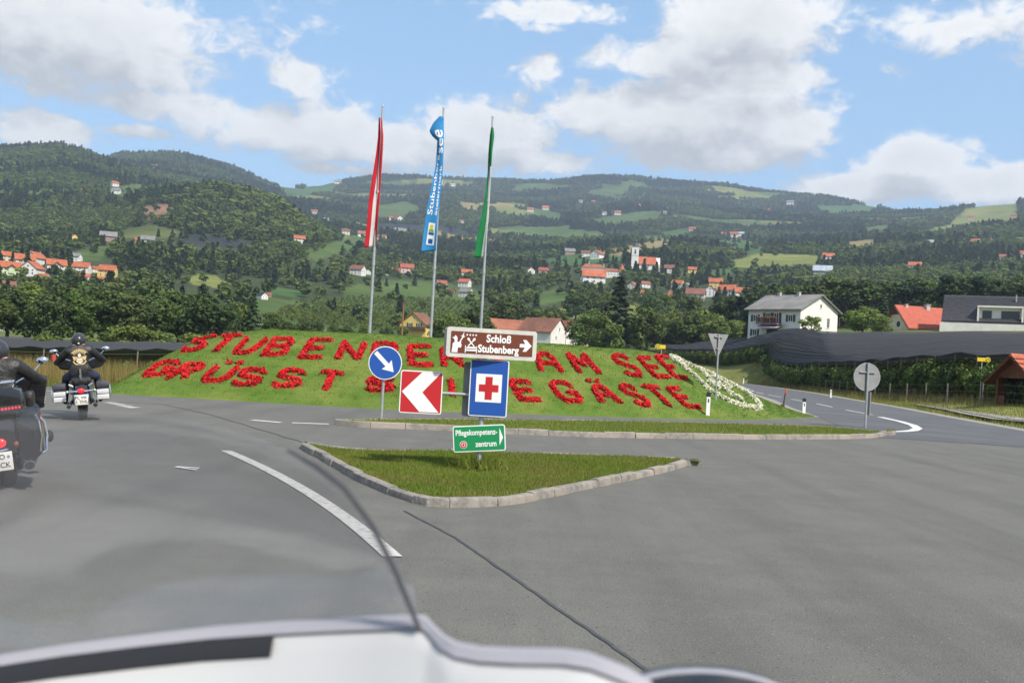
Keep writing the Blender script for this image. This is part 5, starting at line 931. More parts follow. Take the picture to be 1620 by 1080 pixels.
flag('flag', 'green and white flag hanging furled from its pole', p3, [(203, 777, 781), (215, 775, 782), (240, 773, 779), (270, 772, 777), (310, 768, 775), (350, 761, 773), (380, 754, 770), (406, 750, 767)], [('white_band', 0, .36, .3, 1, CW), ('green_band', 0, .36, 0, .3, CG), ('green_band', .36, 1, 0, 1, CG)], .7)
def drape_text(s, u0, u1, v0, v1):
    t = text_mesh('lettering', s, 1, SWHITE, fb, (0, 0, 0), depth=0, bold=.01, rot=(0, 0, 0), align='LEFT'); co = [v.co.copy() for v in t.data.vertices]; x0, x1 = min(c.x for c in co), max(c.x for c in co); y0, y1 = min(c.y for c in co), max(c.y for c in co)
    for v, c in zip(t.data.vertices, co): v.co = sf(u1+(u0-u1)*(1-(c.y-y0)/(y1-y0)), v1+(v0-v1)*(c.x-x0)/(x1-x0), .016)-o0
drape_text('Stubenberg', .45, .92, .28, .74); drape_text('see', .1, .6, .1, .27); drape_text('Steiermark', .1, .32, .36, .74)
def patch(nm, u0, u1, v0, v1, m, off=.014):
    b = MB(); k = 8; b.add([sf(u0+(u1-u0)*i/k, v0+(v1-v0)*j/k, off)-o0 for i in range(k+1) for j in range(k+1)], [(i*(k+1)+j, i*(k+1)+j+1, (i+1)*(k+1)+j+1, (i+1)*(k+1)+j) for i in range(k) for j in range(k)]); b.build(nm, m, fb)
patch('emblem_field', .2, .72, .80, .965, SWHITE); patch('emblem_sun', .4, .62, .815, .85, mat('emblem_yellow', (.6, .5, .05)), .02); patch('emblem_leaf', .32, .66, .85, .868, mat('emblem_green', (.15, .4, .08)), .02); patch('emblem_wave', .28, .66, .872, .89, SBLUE, .02); patch('emblem_code', .34, .62, .92, .955, SBLUE, .02)
# ------------------------------------------------------------------ road signs
def rrect(w, h, r, n=5):
    out = []
    for cx, cz, a0 in ((w/2-r, h/2-r, 0), (-w/2+r, h/2-r, 90), (-w/2+r, -h/2+r, 180), (w/2-r, -h/2+r, 270)): out += [(cx+r*math.cos(rad(a0+90*i/n)), cz+r*math.sin(rad(a0+90*i/n))) for i in range(n+1)]
    return out
def panel(root, name, cx, cz, y, w, h, face, rim=SRIM, r=.03, bw=.018, back=SIGNBACK, roll=0, yaw=0, th=.025, label=None):
    e = link(name, MB().prism(rrect(w, h, r), 0, th, 'Y').mesh(name, back, False), root, (cx, y, cz)); e.rotation_euler = (0, roll, yaw); MB().prism(rrect(w, h, r), -.003, -.0005, 'Y').build('rim', rim, e, smooth=False); MB().prism(rrect(w-2*bw, h-2*bw, max(r-bw, .005)), -.006, -.0035, 'Y').build('face', face, e, smooth=False)
    if label: e['label'] = label
    return e
def deco(e, name, poly, m, n0=-.009, n1=-.0065, cx=0, cz=0, s=1): return MB().prism([(cx+a*s, cz+b*s) for a, b in poly], n0, n1, 'Y').build(name, m, e, smooth=False)
pb = G(757, 740, .10); sp_ = empty('sign_post', pb, 0, 'grey post with brown, blue, green and chevron signs on the triangular island', 'road sign')
MB().tube([(0, 0, -.15), (0, 0, 1.5)], .034, 12).build('post', ALU, sp_)
g_ = panel(sp_, 'sign_panel', -.01, .385, -.06, .67, .335, SGREEN, SWHITE, .03, .014, roll=rad(-5.5), label='green sign to the care centre')
text_mesh('lettering', 'Pflegekompetenz-', .1, SWHITE, g_, (-.035, -.007, .075), .53, .001, .0025); text_mesh('lettering', 'zentrum', .1, SWHITE, g_, (.085, -.007, -.075), .27, .001, .0025)
deco(g_, 'arrow', [(.255, -.10), (.305, 0), (.262, .125)], SWHITE); MB().tube([(-.205, -.0095, -.075), (-.205, -.006, -.075)], .048, 20).build('badge', SWHITE, g_); MB().torus((-.205, -.0105, -.075), .034, .008, 'Y', 20, 6, .3).build('badge_ring', SRED, g_); deco(g_, 'badge_cross', [(-.012, -.004), (-.004, -.004), (-.004, -.012), (.004, -.012), (.004, -.004), (.012, -.004), (.012, .004), (.004, .004), (.004, .012), (-.004, .012), (-.004, .004), (-.012, .004)], SRED, -.0125, -.0098, -.205, -.075, 1.6)
b_ = panel(sp_, 'sign_panel', .075, 1.03, -.07, .495, .725, SBLUE, SWHITE, .03, .014, label='blue first-aid sign with red cross'); deco(b_, 'white_field', rrect(.33, .36, .004), SWHITE, cz=0); k = .085
deco(b_, 'red_cross', [(-.045, -.145), (.045, -.145), (.045, -.045), (.125, -.045), (.125, .045), (.045, .045), (.045, .145), (-.045, .145), (-.045, .045), (-.125, .045), (-.125, -.045), (-.045, -.045)], SRED, -.012, -.0095)
MB().prism(rrect(.52, .70, .03), 0, .03, 'Y').build('back_panel', SIGNBACK, sp_, smooth=False).location = (.0, .06, 1.0)
c_ = panel(sp_, 'sign_panel', -.785, .93, -.065, .54, .545, SRED, SWHITE, .03, .014, yaw=rad(4), label='red and white chevron board pointing left'); deco(c_, 'chevron', [(-.245, 0), (.0, .255), (.24, .255), (-.005+.02, 0), (.235, -.25), (-.01, -.25)], SWHITE)
MB().tube([(-.60, .0, .93), (-.02, .0, .93)], .022, 10).build('bracket_arm', ALU, sp_)
for z in (.93, .4, 1.3, 1.5): MB().tube([(0, 0, z-.025), (0, 0, z+.025)], .042, 12).build('clamp', ALU, sp_)
bx = empty('sign_box', (.06, .0, 1.595), rad(11)); bx.parent = sp_; bx['label'] = 'brown illuminated castle sign box'
MB().prism(rrect(1.16, .375, .035), -.11, .13, 'Y').build('housing', mat('box_grey', (.42, .41, .38), (.34, .33, .31), 5, .5), bx); MB().prism(rrect(1.165, .38, .038), -.135, -.105, 'Y').build('frame', SRIM, bx); MB().prism(rrect(1.06, .275, .01), -.139, -.1355, 'Y').build('face', SBROWN, bx, smooth=False)
Y0 = -.1405
text_mesh('lettering', 'Schloß', .135, SWHITE, bx, (.085, Y0, .062), .32, .001, .0042); text_mesh('lettering', 'Stubenberg', .135, SWHITE, bx, (.085, Y0, -.07), .53, .001, .0042)
deco(bx, 'arrow', [(.36, .022), (.43, .022), (.40, .075), (.445, .075), (.515, 0), (.445, -.075), (.40, -.075), (.43, -.022), (.36, -.022)], SWHITE, -.143, -.1395)
deco(bx, 'guard_figure', [(-.515, -.13), (-.505, -.06), (-.505, -.02), (-.48, .0), (-.485, .035), (-.515, .055), (-.49, .06), (-.475, .085), (-.455, .07), (-.445, .045), (-.45, .005), (-.425, .0), (-.405, .03), (-.395, .03), (-.40, -.01), (-.39, -.04), (-.40, -.07), (-.435, -.065), (-.44, -.13)], SWHITE, -.143, -.1395)
deco(bx, 'halberd', [(-.41, .03), (-.385, .065), (-.41, .085), (-.388, .083), (-.365, .135), (-.368, .08), (-.345, .078), (-.37, .062), (-.395, .028)], SWHITE, -.1436, -.1401)
for i in range(4): deco(bx, 'star', [(.017*(1 if j % 2 == 0 else .42)*math.sin(j*math.pi/5), .017*(1 if j % 2 == 0 else .42)*math.cos(j*math.pi/5)) for j in range(10)], SWHITE, -.143, -.1395, -.325+i*.038, .098)
for sgn, nm in ((1, 'fork'), (-1, 'spoon')):
    q = MB().box((0, 0, 0), (.014, .003, .12), M=Matrix.Rotation(rad(42*sgn), 3, 'Y')); q.ball((.035*sgn, 0, .042), (.016, .0018, .022), 10, 6, M=Matrix.Rotation(rad(42*sgn), 3, 'Y')); q.build(nm, SWHITE, bx, smooth=False, loc=(-.268, -.1415-.002*(sgn > 0), .0))
deco(bx, 'bed', [(-.345, -.13), (-.335, -.13), (-.335, -.105), (-.2, -.105), (-.2, -.13), (-.19, -.13), (-.19, -.04), (-.2, -.04), (-.2, -.085), (-.335, -.085), (-.335, -.035), (-.345, -.035)], SWHITE, -.143, -.1395); deco(bx, 'mattress', [(-.33, -.075), (-.205, -.075), (-.205, -.05), (-.30, -.05), (-.33, -.06)], SWHITE, -.143, -.1395)
# round blue arrow sign
pb = G(603, 664, .10); rs = empty('keep_right_sign', pb, rad(4), 'round blue sign with white arrow pointing down right on the long island', 'road sign'); MB().tube([(0, 0, -.1), (0, 0, 1.45)], .032, 10).build('post', ALU, rs)
zc = 1.2; MB().tube([(.02, -.04, zc), (.02, -.065, zc)], .35, 40).build('disc', SIGNBACK, rs); MB().tube([(.02, -.066, zc), (.02, -.070, zc)], .35, 40).build('rim', SWHITE, rs); MB().tube([(.02, -.0705, zc), (.02, -.073, zc)], .332, 40).build('face', SBLUE, rs)
ca, sa = math.cos(rad(-45)), math.sin(rad(-45)); rot = lambda q: [(a*ca-b*sa+.02, a*sa+b*ca+zc) for a, b in q]
MB().prism(rot([(-.30, .045), (.06, .045), (.045, .14), (.26, 0), (.045, -.14), (.06, -.045), (-.30, -.045)]), -.077, -.0735, 'Y').build('arrow', SWHITE, rs, smooth=False)
# back of the give-way sign on the mound foot
q = M_(1132, 634); ts = empty('give_way_sign', q, rad(20), 'grey back of a triangular give-way sign before the white flower emblem', 'road sign'); hh = P(1136, 528, q.y).z-q.z; MB().tube([(0, 0, -.3), (0, 0, hh-.02)], .03, 10).build('post', ALU, ts)
MB().prism([(-.40, hh), (.40, hh), (.03, hh-.78), (-.03, hh-.78)], .04, .062, 'Y').build('panel', SIGNBACK, ts, smooth=False); 
for z in (hh-.1, hh-.5): MB().box((0, .015, z), (.3 if z > hh-.3 else .14, .05, .035)).build('bracket', ALU, ts, smooth=False)
# back of the round sign on the end of the long island
q = G(1369, 672.5, .10); cs_ = empty('round_sign', q, rad(8), 'grey back of a round sign at the end of the long island', 'road sign'); MB().tube([(0, 0, -.1), (0, 0, 1.95)], .035, 10).build('post', ALU, cs_); zc = 1.5
MB().tube([(0, .045, zc), (0, .07, zc)], .43, 36).build('disc', SIGNBACK, cs_); MB().torus((0, .055, zc), .43, .014, 'Y', 36, 6).build('rim', ALU, cs_); MB().box((0, .02, zc+.15), (.5, .04, .03)).build('bracket', ALU, cs_, smooth=False); MB().box((.11, .06, .68), (.03, .2, .72)).build('side_panel', SIGNBACK, cs_, smooth=False)
# delineator posts
PWH = mat('delineator_white', (.78, .78, .76), (.68, .68, .66), 4, .5); PBK = mat('delineator_black', (.02, .02, .022), rough=.5)
def delin(px, py, hpx, label):
    p = M_(px, py) if px < 1150 else G(px, py, 0.0); 
    if px >= 1150: p.z = TZ(p.x, p.y)
    h = max(.7, hpx*p.y/CAM_F); r = empty('guide_post', p, rad(10), label, 'guide post'); r.scale = (1, 1, 1); w = .062 if h < .9 else .075
    MB().prism([(-w, -.04), (w, -.04), (w*.7, .05), (-w*.7, .05)], -.1, h*.82, 'Z').build('shaft', PWH, r, smooth=False); MB().prism([(-w*1.03, -.043), (w*1.03, -.043), (w*.72, .053), (-w*.72, .053)], h*.82, h*.99, 'Z').build('black_band', PBK, r, smooth=False); MB().prism([(-w*.9, -.037), (w*.9, -.037), (w*.6, .045), (-w*.6, .045)], h*.99, h*1.02, 'Z').build('cap', PBK, r, smooth=False); MB().box((-.0, -.045, h*.66), (.035, .012, h*.16)).build('reflector', PBK, r, smooth=False)
delin(1119, 657, 36, 'white guide post with black top at the front foot of the mound'); delin(1271, 656, 28, 'white guide post with black top on the grass tip beside the side road'); delin(1314, 629, 17, 'small white guide post on the far verge in front of the orchard posts'); delin(1176, 607, 12, 'tiny white guide post where the side road vanishes behind the mound')
p = G(1238, 646); r = empty('marker_stake', (p.x, p.y, 0), 0, 'leaning dark stake with orange tip beside the side road', 'stake'); MB().tube([(0, 0, -.1), (.1, 0, .72)], .035, 8).build('stake', DKWOOD, r); MB().tube([(.1, 0, .722), (.125, 0, .9)], .045, 8).build('tip', mat('orange_paint', (.6, .12, .02)), r); MB().box((0, 0, .1), (.16, .12, .2)).build('foot', DKWOOD, r, smooth=False)
YEL = mat('sign_yellow', (.72, .50, .02), rough=.5)
def yellow_sign(px, py0, py1, wpx, y, label, round_left):
    a, b = P(px, py0, y), P(px+2, py1, y); z0 = max(TZ(a.x, y), -.1); r = empty('bus_stop_sign', (a.x, y, z0), 0, label, 'road sign'); h = b.z-z0; k = y/CAM_F; MB().tube([(0, 0, -.2), (0, 0, h)], .035, 8).build('post', ALU, r); s = -1 if round_left else 1
    MB().box((0, -.05, h-.02), (wpx*k*.8, .03, 6*k)).build('board', YEL, r, smooth=False); MB().tube([(s*wpx*k*.42, -.04, h-.02), (s*wpx*k*.42, -.08, h-.02)], 4.2*k, 20).build('disc', YEL, r); MB().torus((s*wpx*k*.42, -.085, h-.02), 2.4*k, .5*k, 'Y', 16, 6).build('symbol', SGREEN, r)
yellow_sign(1550, 645, 568, 20, 66, 'yellow bus stop sign on a grey pole near the wooden shelter', False); yellow_sign(1045, 580, 548, 15, 70, 'small yellow sign peeping over the mound crest', True)
p = P(635, 545, 92); r = empty('wooden_pole', (p.x, 92, TZ(p.x, 92)), 0, 'thin brown wooden pole behind the mound beside the first flagpole', 'pole'); MB().tube([(0, 0, -.3), (0, 0, P(637, 478, 92).z-TZ(p.x, 92))], [.09, .065], 8).build('pole', mat('pole_wood', (.28, .15, .07), (.2, .11, .05), 6, .85), r); MB().box((0, 0, P(637, 480, 92).z-TZ(p.x, 92)), (.3, .12, .1)).build('cap', DKWOOD, r, smooth=False)
# grass tuft at the sign foot
pb = sp_.location; n = 500; a = RNG.uniform(0, 6.28, n); q = np.abs(RNG.normal(0, .13, n)); blades('grass_tuft', np.column_stack([pb.x+np.cos(a)*q*1.5, pb.y+np.sin(a)*q]), np.full(n, .10), .16, .012, BLADE, .9)['label'] = 'unmown grass tuft round the sign post foot'
# pavement kerb of the bus bay
bay = [(27.2, 71), (25.4, 61), (23.6, 54.5), (22.2, 48), (22.8, 46.6)]; kb = strip([(p[0]+1.0, p[1]) for p in bay], -1.2, 1.6, .10, 'pavement', CONC); tag(kb, kind='structure'); q0 = [Vector(p) for p in along(bay, 0, 25, 26)]
for a, b in zip(q0, q0[1:]):
    d = b-a; m = (a+b)/2; MB().box((0, 0, 0), (.16, d.length-.02, .22)).build('kerb_stone', GRAN, kb, smooth=False, loc=(m.x, m.y, .03)).rotation_euler.z = -math.atan2(d.x, d.y)
# ------------------------------------------------------------------ motorcycles and riders
from mathutils.bvhtree import BVHTree
BLK = mat('black_lacquer', (.012, .012, .014), rough=.18, coat=.6, spec=.5); CHR = mat('chrome', (.75, .76, .78), rough=.10, metal=1); RUB = mat('tyre_rubber', (.018, .018, .018), (.03, .03, .03), 20, .85, bump=.2); LEA = mat('black_leather', (.016, .015, .015), (.030, .029, .028), 14, .48, bump=1.0, bscale=11); GREY = mat('grey_leather', (.05, .048, .055), (.07, .068, .075), 10, .5, bump=.3, bscale=60); ENG = mat('engine_metal', (.16, .16, .165), (.25, .25, .25), 8, .4, metal=.7)
LAMP = mat('tail_lamp', (.55, .01, .015), rough=.2, emit=((1, .02, .03), .9), coat=.5); AMB = mat('indicator_amber', (.20, .06, .03), rough=.3); JEAN = mat('denim', (.025, .035, .065), (.04, .052, .09), 30, .9, bump=.3, bscale=80); PLATE = mat('plate_cream', (.72, .69, .62), rough=.5); PTXT = mat('plate_ink', (.03, .03, .035)); GOLD = mat('patch_gold', (.48, .33, .14), (.6, .45, .22), 30, .8); PWHT = mat('patch_white', (.6, .57, .5), rough=.8)
SKIN = mat('skin', (.45, .26, .19), rough=.6)
def wheel(root, name, y, R, w):
    e = link(name, MB().torus((0, 0, 0), R-w*.55, w*.55, 'X', 36, 12, 1.05).mesh('tyre', RUB), root, (0, y, R)); r = MB(); r.tube([(-.03, 0, 0), (.03, 0, 0)], R-w*.95, 28); r.build('rim', ENG, e)
    for sx in (-1, 1): MB().torus((sx*.033, 0, 0), R-w*.98, .012, 'X', 28, 6).build('rim_ring', CHR, e)
    return e
def fender(root, y, R, w, a0, a1, m=BLK):
    rings = [];  K = 14
    for i in range(K+1):
        a = rad(a0+(a1-a0)*i/K); c, s = math.cos(a), math.sin(a); ring_ = []
        for x, q in ((-w, R-.05), (-w*.95, R+.01), (-w*.6, R+.035), (0, R+.045), (w*.6, R+.035), (w*.95, R+.01), (w, R-.05), (w*.85, R-.05), (0, R+.03), (-w*.85, R-.05)): ring_.append((x, y+c*q, R-.04+s*q))
        rings.append(ring_)
    return MB().loft(rings).build('fender', m, root)
def rbox(name, m, root, c, d, bev=.03, M=None): return MB().box((0, 0, 0), d, M=M).build(name, m, root, True, bev, c)
def plate(root, c, l1, l2, w=.21, h=.17):
    p = rbox('number_plate', PLATE, root, c, (w, .008, h), .002); text_mesh('plate_lettering', l1, .075, PTXT, p, (-.02, -.006, h*.22), None, .001, .001); text_mesh('plate_lettering', l2, .08, PTXT, p, (.01, -.006, -h*.22), None, .001, .001); MB().tube([(.07, -.0055, h*.22), (.07, -.007, h*.22)], .016, 14).build('seal', mat('seal_blue', (.12, .25, .45)), p); return p
def common(root, wb, big):
    wheel(root, 'rear_wheel', 0, .33, .155 if big else .13); wheel(root, 'front_wheel', wb, .33, .12); fender(root, 0, .335, .10, 60, 178); fender(root, wb, .335, .08, 30, 165)
    for sx in (-1, 1):
        MB().tube([(sx*.10, wb, .33), (sx*.10, wb-.32, .98)], .028, 10).build('fork_leg', CHR, root); MB().tube([(sx*.13, .02, .33), (sx*.13, .35, .62)], .022, 8).build('swing_arm', BLK, root)
    MB().ball((0, .82, .80), (.16, .34, .14), 18, 12).build('fuel_tank', BLK, root); e = rbox('engine', ENG, root, (0, .78, .45), (.34, .52, .42), .04)
    for k in range(5): rbox('cooling_fin', ENG, e, (0, 0, .0+k*.05), (.42, .3, .018), .004)
    MB().tube([(0, .05, .55), (0, .4, .66), (0, 1.15, .72), (0, wb-.33, .95)], .035, 8).build('frame', BLK, root); rbox('seat', LEA, root, (0, .42, .70), (.34, .62, .13), .05)
    for sx in (-1, 1): MB().tube([(sx*.3, .86, .27), (sx*.3, 1.14, .25)], .03, 6, flat=.4).build('footboard', BLK, root)
def handlebar(root, y, z, wd):
    MB().tube([(-wd, y-.18, z), (-wd*.7, y-.02, z+.06), (-wd*.25, y+.08, z-.02), (wd*.25, y+.08, z-.02), (wd*.7, y-.02, z+.06), (wd, y-.18, z)], .014, 8).build('handlebar', CHR, root)
    for sx in (-1, 1):
        MB().tube([(sx*wd*.86, y-.10, z+.03), (sx*(wd+.01), y-.19, z-.002)], .019, 10).build('grip', RUB, root); MB().tube([(sx*wd*.75, y-.03, z+.06), (sx*(wd+.02), y, z+.19)], .008, 6).build('mirror_stalk', CHR, root); MB().ball((sx*(wd+.04), y, z+.21), (.075, .03, .045), 14, 8).build('mirror', CHR, root)
def rider(name, label, hb, wd, patch_txt, lean=0.0):
    y0 = .44; hy, hz = hb; root = empty(name, (0, 0, 0), 0, label, 'person')
    J = [((0, y0, .84), (.165, .14)), ((0, y0+.03, .98), (.165, .135)), ((0, y0+.05, 1.14), (.19, .135)), ((0, y0+.07, 1.26), (.16, .11)), ((0, y0+.10, 1.355), .068), ((0, y0+.13, 1.42), .085)]; E_ = [(0, 1), (1, 2), (2, 3), (3, 4), (4, 5)]
    for sx in (-1, 1):
        b = len(J); J += [((sx*.185, y0+.06, 1.255), .085), ((sx*.30, y0+.14, 1.14), .072), ((sx*(wd-.02), y0+.30, 1.04), .062), ((sx*wd, (y0+.3+hy-.2)/2, (1.03+hz)/2+.0), .052), ((sx*(wd-.01), hy-.22, hz+.005), .038)]; E_ += [(3, b), (b, b+1), (b+1, b+2), (b+2, b+3), (b+3, b+4)]
        b = len(J); J += [((sx*.12, y0+.06, .80), .115), ((sx*.20, y0+.26, .78), .098), ((sx*.275, y0+.47, .74), .075), ((sx*.29, y0+.46, .52), .066), ((sx*.30, y0+.44, .33), .050), ((sx*.31, y0+.50, .30), .05), ((sx*.32, y0+.64, .29), .042)]; E_ += [(0, b), (b, b+1), (b+1, b+2), (b+2, b+3), (b+3, b+4), (b+4, b+5), (b+5, b+6)]
    me = skin_mesh('body', J, E_); me.materials.clear()
    for m in (LEA, JEAN, BLK, SKIN): me.materials.append(m)
    for f in me.polygons:
        c = f.center; f.material_index = 2 if c.z < .40 and c.y > y0+.3 else (1 if (c.z < .86 and not (c.y > y0+.55 and c.z > .85)) else (3 if c.z > 1.345 and abs(c.x) < .1 else 0))
    link('body', me, root); h = Vector((0, y0+.13, 1.43))
    hm = MB(); hm.ball(h, (.128, .155, .142), 22, 16); he = hm.build('helmet', mat('helmet_black', (.03, .03, .034), rough=.3, coat=.4), root); MB().ball(h+Vector((0, .03, .0)), (.124, .142, .075), 18, 10).build('visor', mat('visor', (.02, .02, .025), rough=.08), he)
    MB().torus(h+Vector((0, 0, -.085)), .095, .016, 'Z', 20, 6).build('helmet_rim', RUB, he); MB().box(h+Vector((0, -.152, -.05)), (.03, .012, .025)).build('helmet_badge', PWHT, he, smooth=False)
    for sx in (-1, 1):      # gloved hands closed round the grips
        w = Vector((sx*(wd-.01), hy-.22, hz+.012)); J2 = [((w.x, w.y, w.z), .036), ((w.x, w.y+.05, w.z+.008), (.042, .028)), ((w.x, w.y+.085, w.z+.006), (.044, .024))]; E2 = [(0, 1), (1, 2)]
        for k, ln in enumerate((.9, 1, .95, .8)):
            x = w.x+(k-1.5)*.021; b = len(J2); J2 += [((x, w.y+.10, w.z+.004), .011), ((x, w.y+.10+.03*ln, w.z-.008), .0105), ((x, w.y+.10+.028*ln, w.z-.034*ln), .0095), ((x, w.y+.09, w.z-.045*ln), .0085)]; E2 += [(2, b), (b, b+1), (b+1, b+2), (b+2, b+3)]
        b = len(J2); J2 += [((w.x-sx*.038, w.y+.045, w.z-.006), .013), ((w.x-sx*.05, w.y+.075, w.z-.026), .0115), ((w.x-sx*.042, w.y+.10, w.z-.036), .010)]; E2 += [(1, b), (b, b+1), (b+1, b+2)]
        gm = skin_mesh('glove', J2, E2, 1); gm.materials.clear(); gm.materials.append(LEA); link('glove', gm, root)
    if patch_txt:
        bv = BVHTree.FromPolygons([v.co for v in me.vertices], [tuple(p.vertices) for p in me.polygons])
        def on(x, z, o): r = bv.ray_cast(Vector((x, -1, z)), Vector((0, 1, 0))); return (r[0]-Vector((0, o, 0))) if r[0] else Vector((x, y0-.12, z))
        def drape(nm, pts, m, o):
            tris = tessellate_polygon([[Vector((a, b, 0)) for a, b in pts]]); q = MB(); q.add([on(a, b, o) for a, b in pts], [tuple(t_) for t_ in tris]); q.build(nm, m, root, smooth=False)
        arc_ = lambda r0, r1, a0, a1, cz, n=12: [(r1*math.sin(rad(a0+(a1-a0)*i/n)), cz+r1*math.cos(rad(a0+(a1-a0)*i/n))) for i in range(n+1)]+[(r0*math.sin(rad(a1-(a1-a0)*i/n)), cz+r0*math.cos(rad(a1-(a1-a0)*i/n))) for i in range(n+1)]
        for i in range(7): drape('rocker_letter', arc_(.125, .165, -50+i*14.5, -39+i*14.5, 1.10, 3), GOLD, .012)
        drape('rocker_edge', arc_(.168, .176, -56, 56, 1.10), GOLD, .011); drape('rocker_edge', arc_(.108, .116, -58, 58, 1.10), GOLD, .011)
        drape('eagle_head', [(-.03, 1.17), (.0, 1.2), (.03, 1.17), (.02, 1.13), (-.02, 1.13)], PWHT, .014); drape('eagle_wings', [(-.12, 1.15), (-.03, 1.13), (.03, 1.13), (.12, 1.15), (.1, 1.07), (.12, 1.05), (.08, 1.0), (.04, .985), (0, .96), (-.04, .985), (-.08, 1.0), (-.12, 1.05), (-.1, 1.07)], GOLD, .012); drape('shield', [(-.045, 1.1), (.045, 1.1), (.05, 1.04), (0, 1.0), (-.05, 1.04)], PWHT, .016); drape('shield_bar', [(-.06, 1.075), (.06, 1.075), (.06, 1.05), (-.06, 1.05)], GOLD, .019)
    return root
def place(objs, p, yaw, lean):
    for o in objs: o.location = p; o.rotation_euler = Matrix.Rotation(yaw, 3, 'Z').to_4x4().to_euler() if not lean else (Matrix.Rotation(yaw, 3, 'Z') @ Matrix.Rotation(lean, 3, 'Y')).to_euler()
SILV = mat('polished_aluminium', (.78, .78, .78), (.66, .66, .67), 12, .35, metal=.35)
# --- cruiser ahead with leather bags
c2 = empty('motorcycle', (0, 0, 0), 0, 'cruiser with leather saddlebags and chrome guards passing the dry grass verge', 'motorcycle'); common(c2, 1.62, False); handlebar(c2, 1.15, 1.04, .42)
for sx in (-1, 1):
    b = rbox('saddlebag', GREY, c2, (sx*.36, .02, .50), (.20, .46, .30), .045); rbox('lid', GREY, b, (sx*.005, -.01, .125), (.225, .49, .10), .03); rbox('guard_plate', SILV, b, (0, -.23, -.095), (.20, .03, .085), .008); rbox('guard_plate', SILV, b, (0, -.232, .0), (.20, .026, .08), .008)
    MB().tube([(sx*.47, -.20, .36), (sx*.49, -.22, .50), (sx*.47, -.18, .62)], .014, 8).build('guard_bar', CHR, c2); MB().tube([(sx*.22, -.28, .27), (sx*.22, .5, .28), (sx*.15, .8, .35)], [.048, .042, .03], 12).build('exhaust', CHR, c2); MB().tube([(sx*.22, -.29, .27), (sx*.22, -.281, .27)], .036, 12).build('exhaust_bore', PBK, c2)
    MB().tube([(sx*.06, -.34, .535), (sx*.21, -.335, .535)], .016, 8).build('lamp_bar', CHR, c2); MB().ball((sx*.23, -.35, .535), (.03, .035, .03)).build('indicator', CHR, c2); MB().tube([(sx*.13, -.30, .62), (sx*.20, -.30, .66)], .02, 8).build('strut', CHR, c2)
MB().ball((0, -.37, .545), (.06, .04, .042), 14, 10).build('tail_light', LAMP, c2); plate(c2, (0, -.40, .385), 'PL W', '1 YHU'); rbox('plate_bracket', CHR, c2, (0, -.385, .385), (.25, .012, .19), .004); rbox('back_pad', LEA, c2, (0, .16, .90), (.30, .08, .19), .04); MB().tube([(0, .1, .92), (0, .1, .70)], .022, 8).build('sissy_bar', CHR, c2); rbox('pillion_seat', LEA, c2, (0, .06, .70), (.24, .34, .10), .04)
MB().loft([[(x*1.0, 1.28+.10*(1-abs(x)/.44)+dy, z_) for x, z_ in ((-.44, 1.0), (-.40, 1.08), (-.2, 1.14), (0, 1.16), (.2, 1.14), (.40, 1.08), (.44, 1.0), (.36, .90), (.15, .86), (-.15, .86), (-.36, .90))] for dy in (0, .16)]).build('fairing', BLK, c2)
MB().tube([(-.46, 1.02, 1.06), (-.46, 1.02, 1.20)], [.04, .045], 12).build('cup', mat('cup_red', (.45, .08, .06)), c2); MB().tube([(-.46, 1.02, 1.201), (-.46, 1.02, 1.23)], .047, 12).build('cup_lid', PBK, c2)
r2 = rider('person', 'rider in black jacket with gold back patch and black helmet on the cruiser', (1.15, 1.04), .42, True); pb2 = G(132, 664); place((c2, r2), pb2, rad(21), rad(-7))
# --- touring bike with top case
c1 = empty('motorcycle', (0, 0, 0), 0, 'black touring motorcycle with top case, red light strip and chrome luggage rack', 'motorcycle'); common(c1, 1.66, True); handlebar(c1, 1.12, 1.06, .42)
for sx in (-1, 1):
    rings = [[(sx*(.18+.26*a), y, z) for a, z in ((0, .30), (.6, .27), (1, .36), (1.0*q, .66), (.8*q, .74), (0, .74))] for y, q in ((-.36, .92), (-.30, 1.0), (.25, 1.0), (.40, .8))]
    b = MB().loft(rings).build('saddlebag', BLK, c1, True, .012); MB().tube([(sx*.42, -.375, .34), (sx*.47, -.36, .36), (sx*.485, -.34, .52), (sx*.47, -.34, .66), (sx*.43, -.36, .71)], .016, 8).build('guard_bar', CHR, c1); MB().tube([(sx*.40, -.385, .36), (sx*.435, -.385, .52), (sx*.42, -.38, .68)], .012, 8).build('guard_bar', CHR, c1)
    MB().tube([(sx*.27, -.42, .235), (sx*.27, .5, .25)], [.062, .055], 14, flat=.75).build('exhaust', ENG, c1); MB().tube([(sx*.27, -.432, .235), (sx*.27, -.422, .235)], .05, 14, flat=.75).build('exhaust_bore', PBK, c1); MB().ball((sx*.16, -.40, .47), (.032, .03, .032)).build('indicator', AMB, c1); MB().ball((sx*.44, .95, .40), (.05, .09, .07), 12, 8).build('crash_pad', RUB, c1)
MB().ball((0, -.40, .50), (.075, .04, .055), 16, 10).build('tail_light', LAMP, c1); MB().tube([(-.15, -.39, .43), (0, -.42, .425), (.15, -.39, .43)], .016, 8).build('chrome_trim', CHR, c1); plate(c1, (0, -.44, .315), 'KO', 'FCK', .22, .19); rbox('rear_panel', BLK, c1, (0, -.34, .56), (.34, .16, .36), .04)
tr = MB().loft([[(x*s_, y, z_) for x, z_ in ((-.30, .82), (-.31, .90), (-.28, 1.02), (-.2, 1.06), (.2, 1.06), (.28, 1.02), (.31, .90), (.30, .82))] for y, s_ in ((-.46, .88), (-.42, .97), (-.2, 1.0), (.05, .95))]).build('top_case', BLK, c1, True, .01); rbox('light_housing', PBK, tr, (0, -.452, .845), (.58, .03, .055), .01)
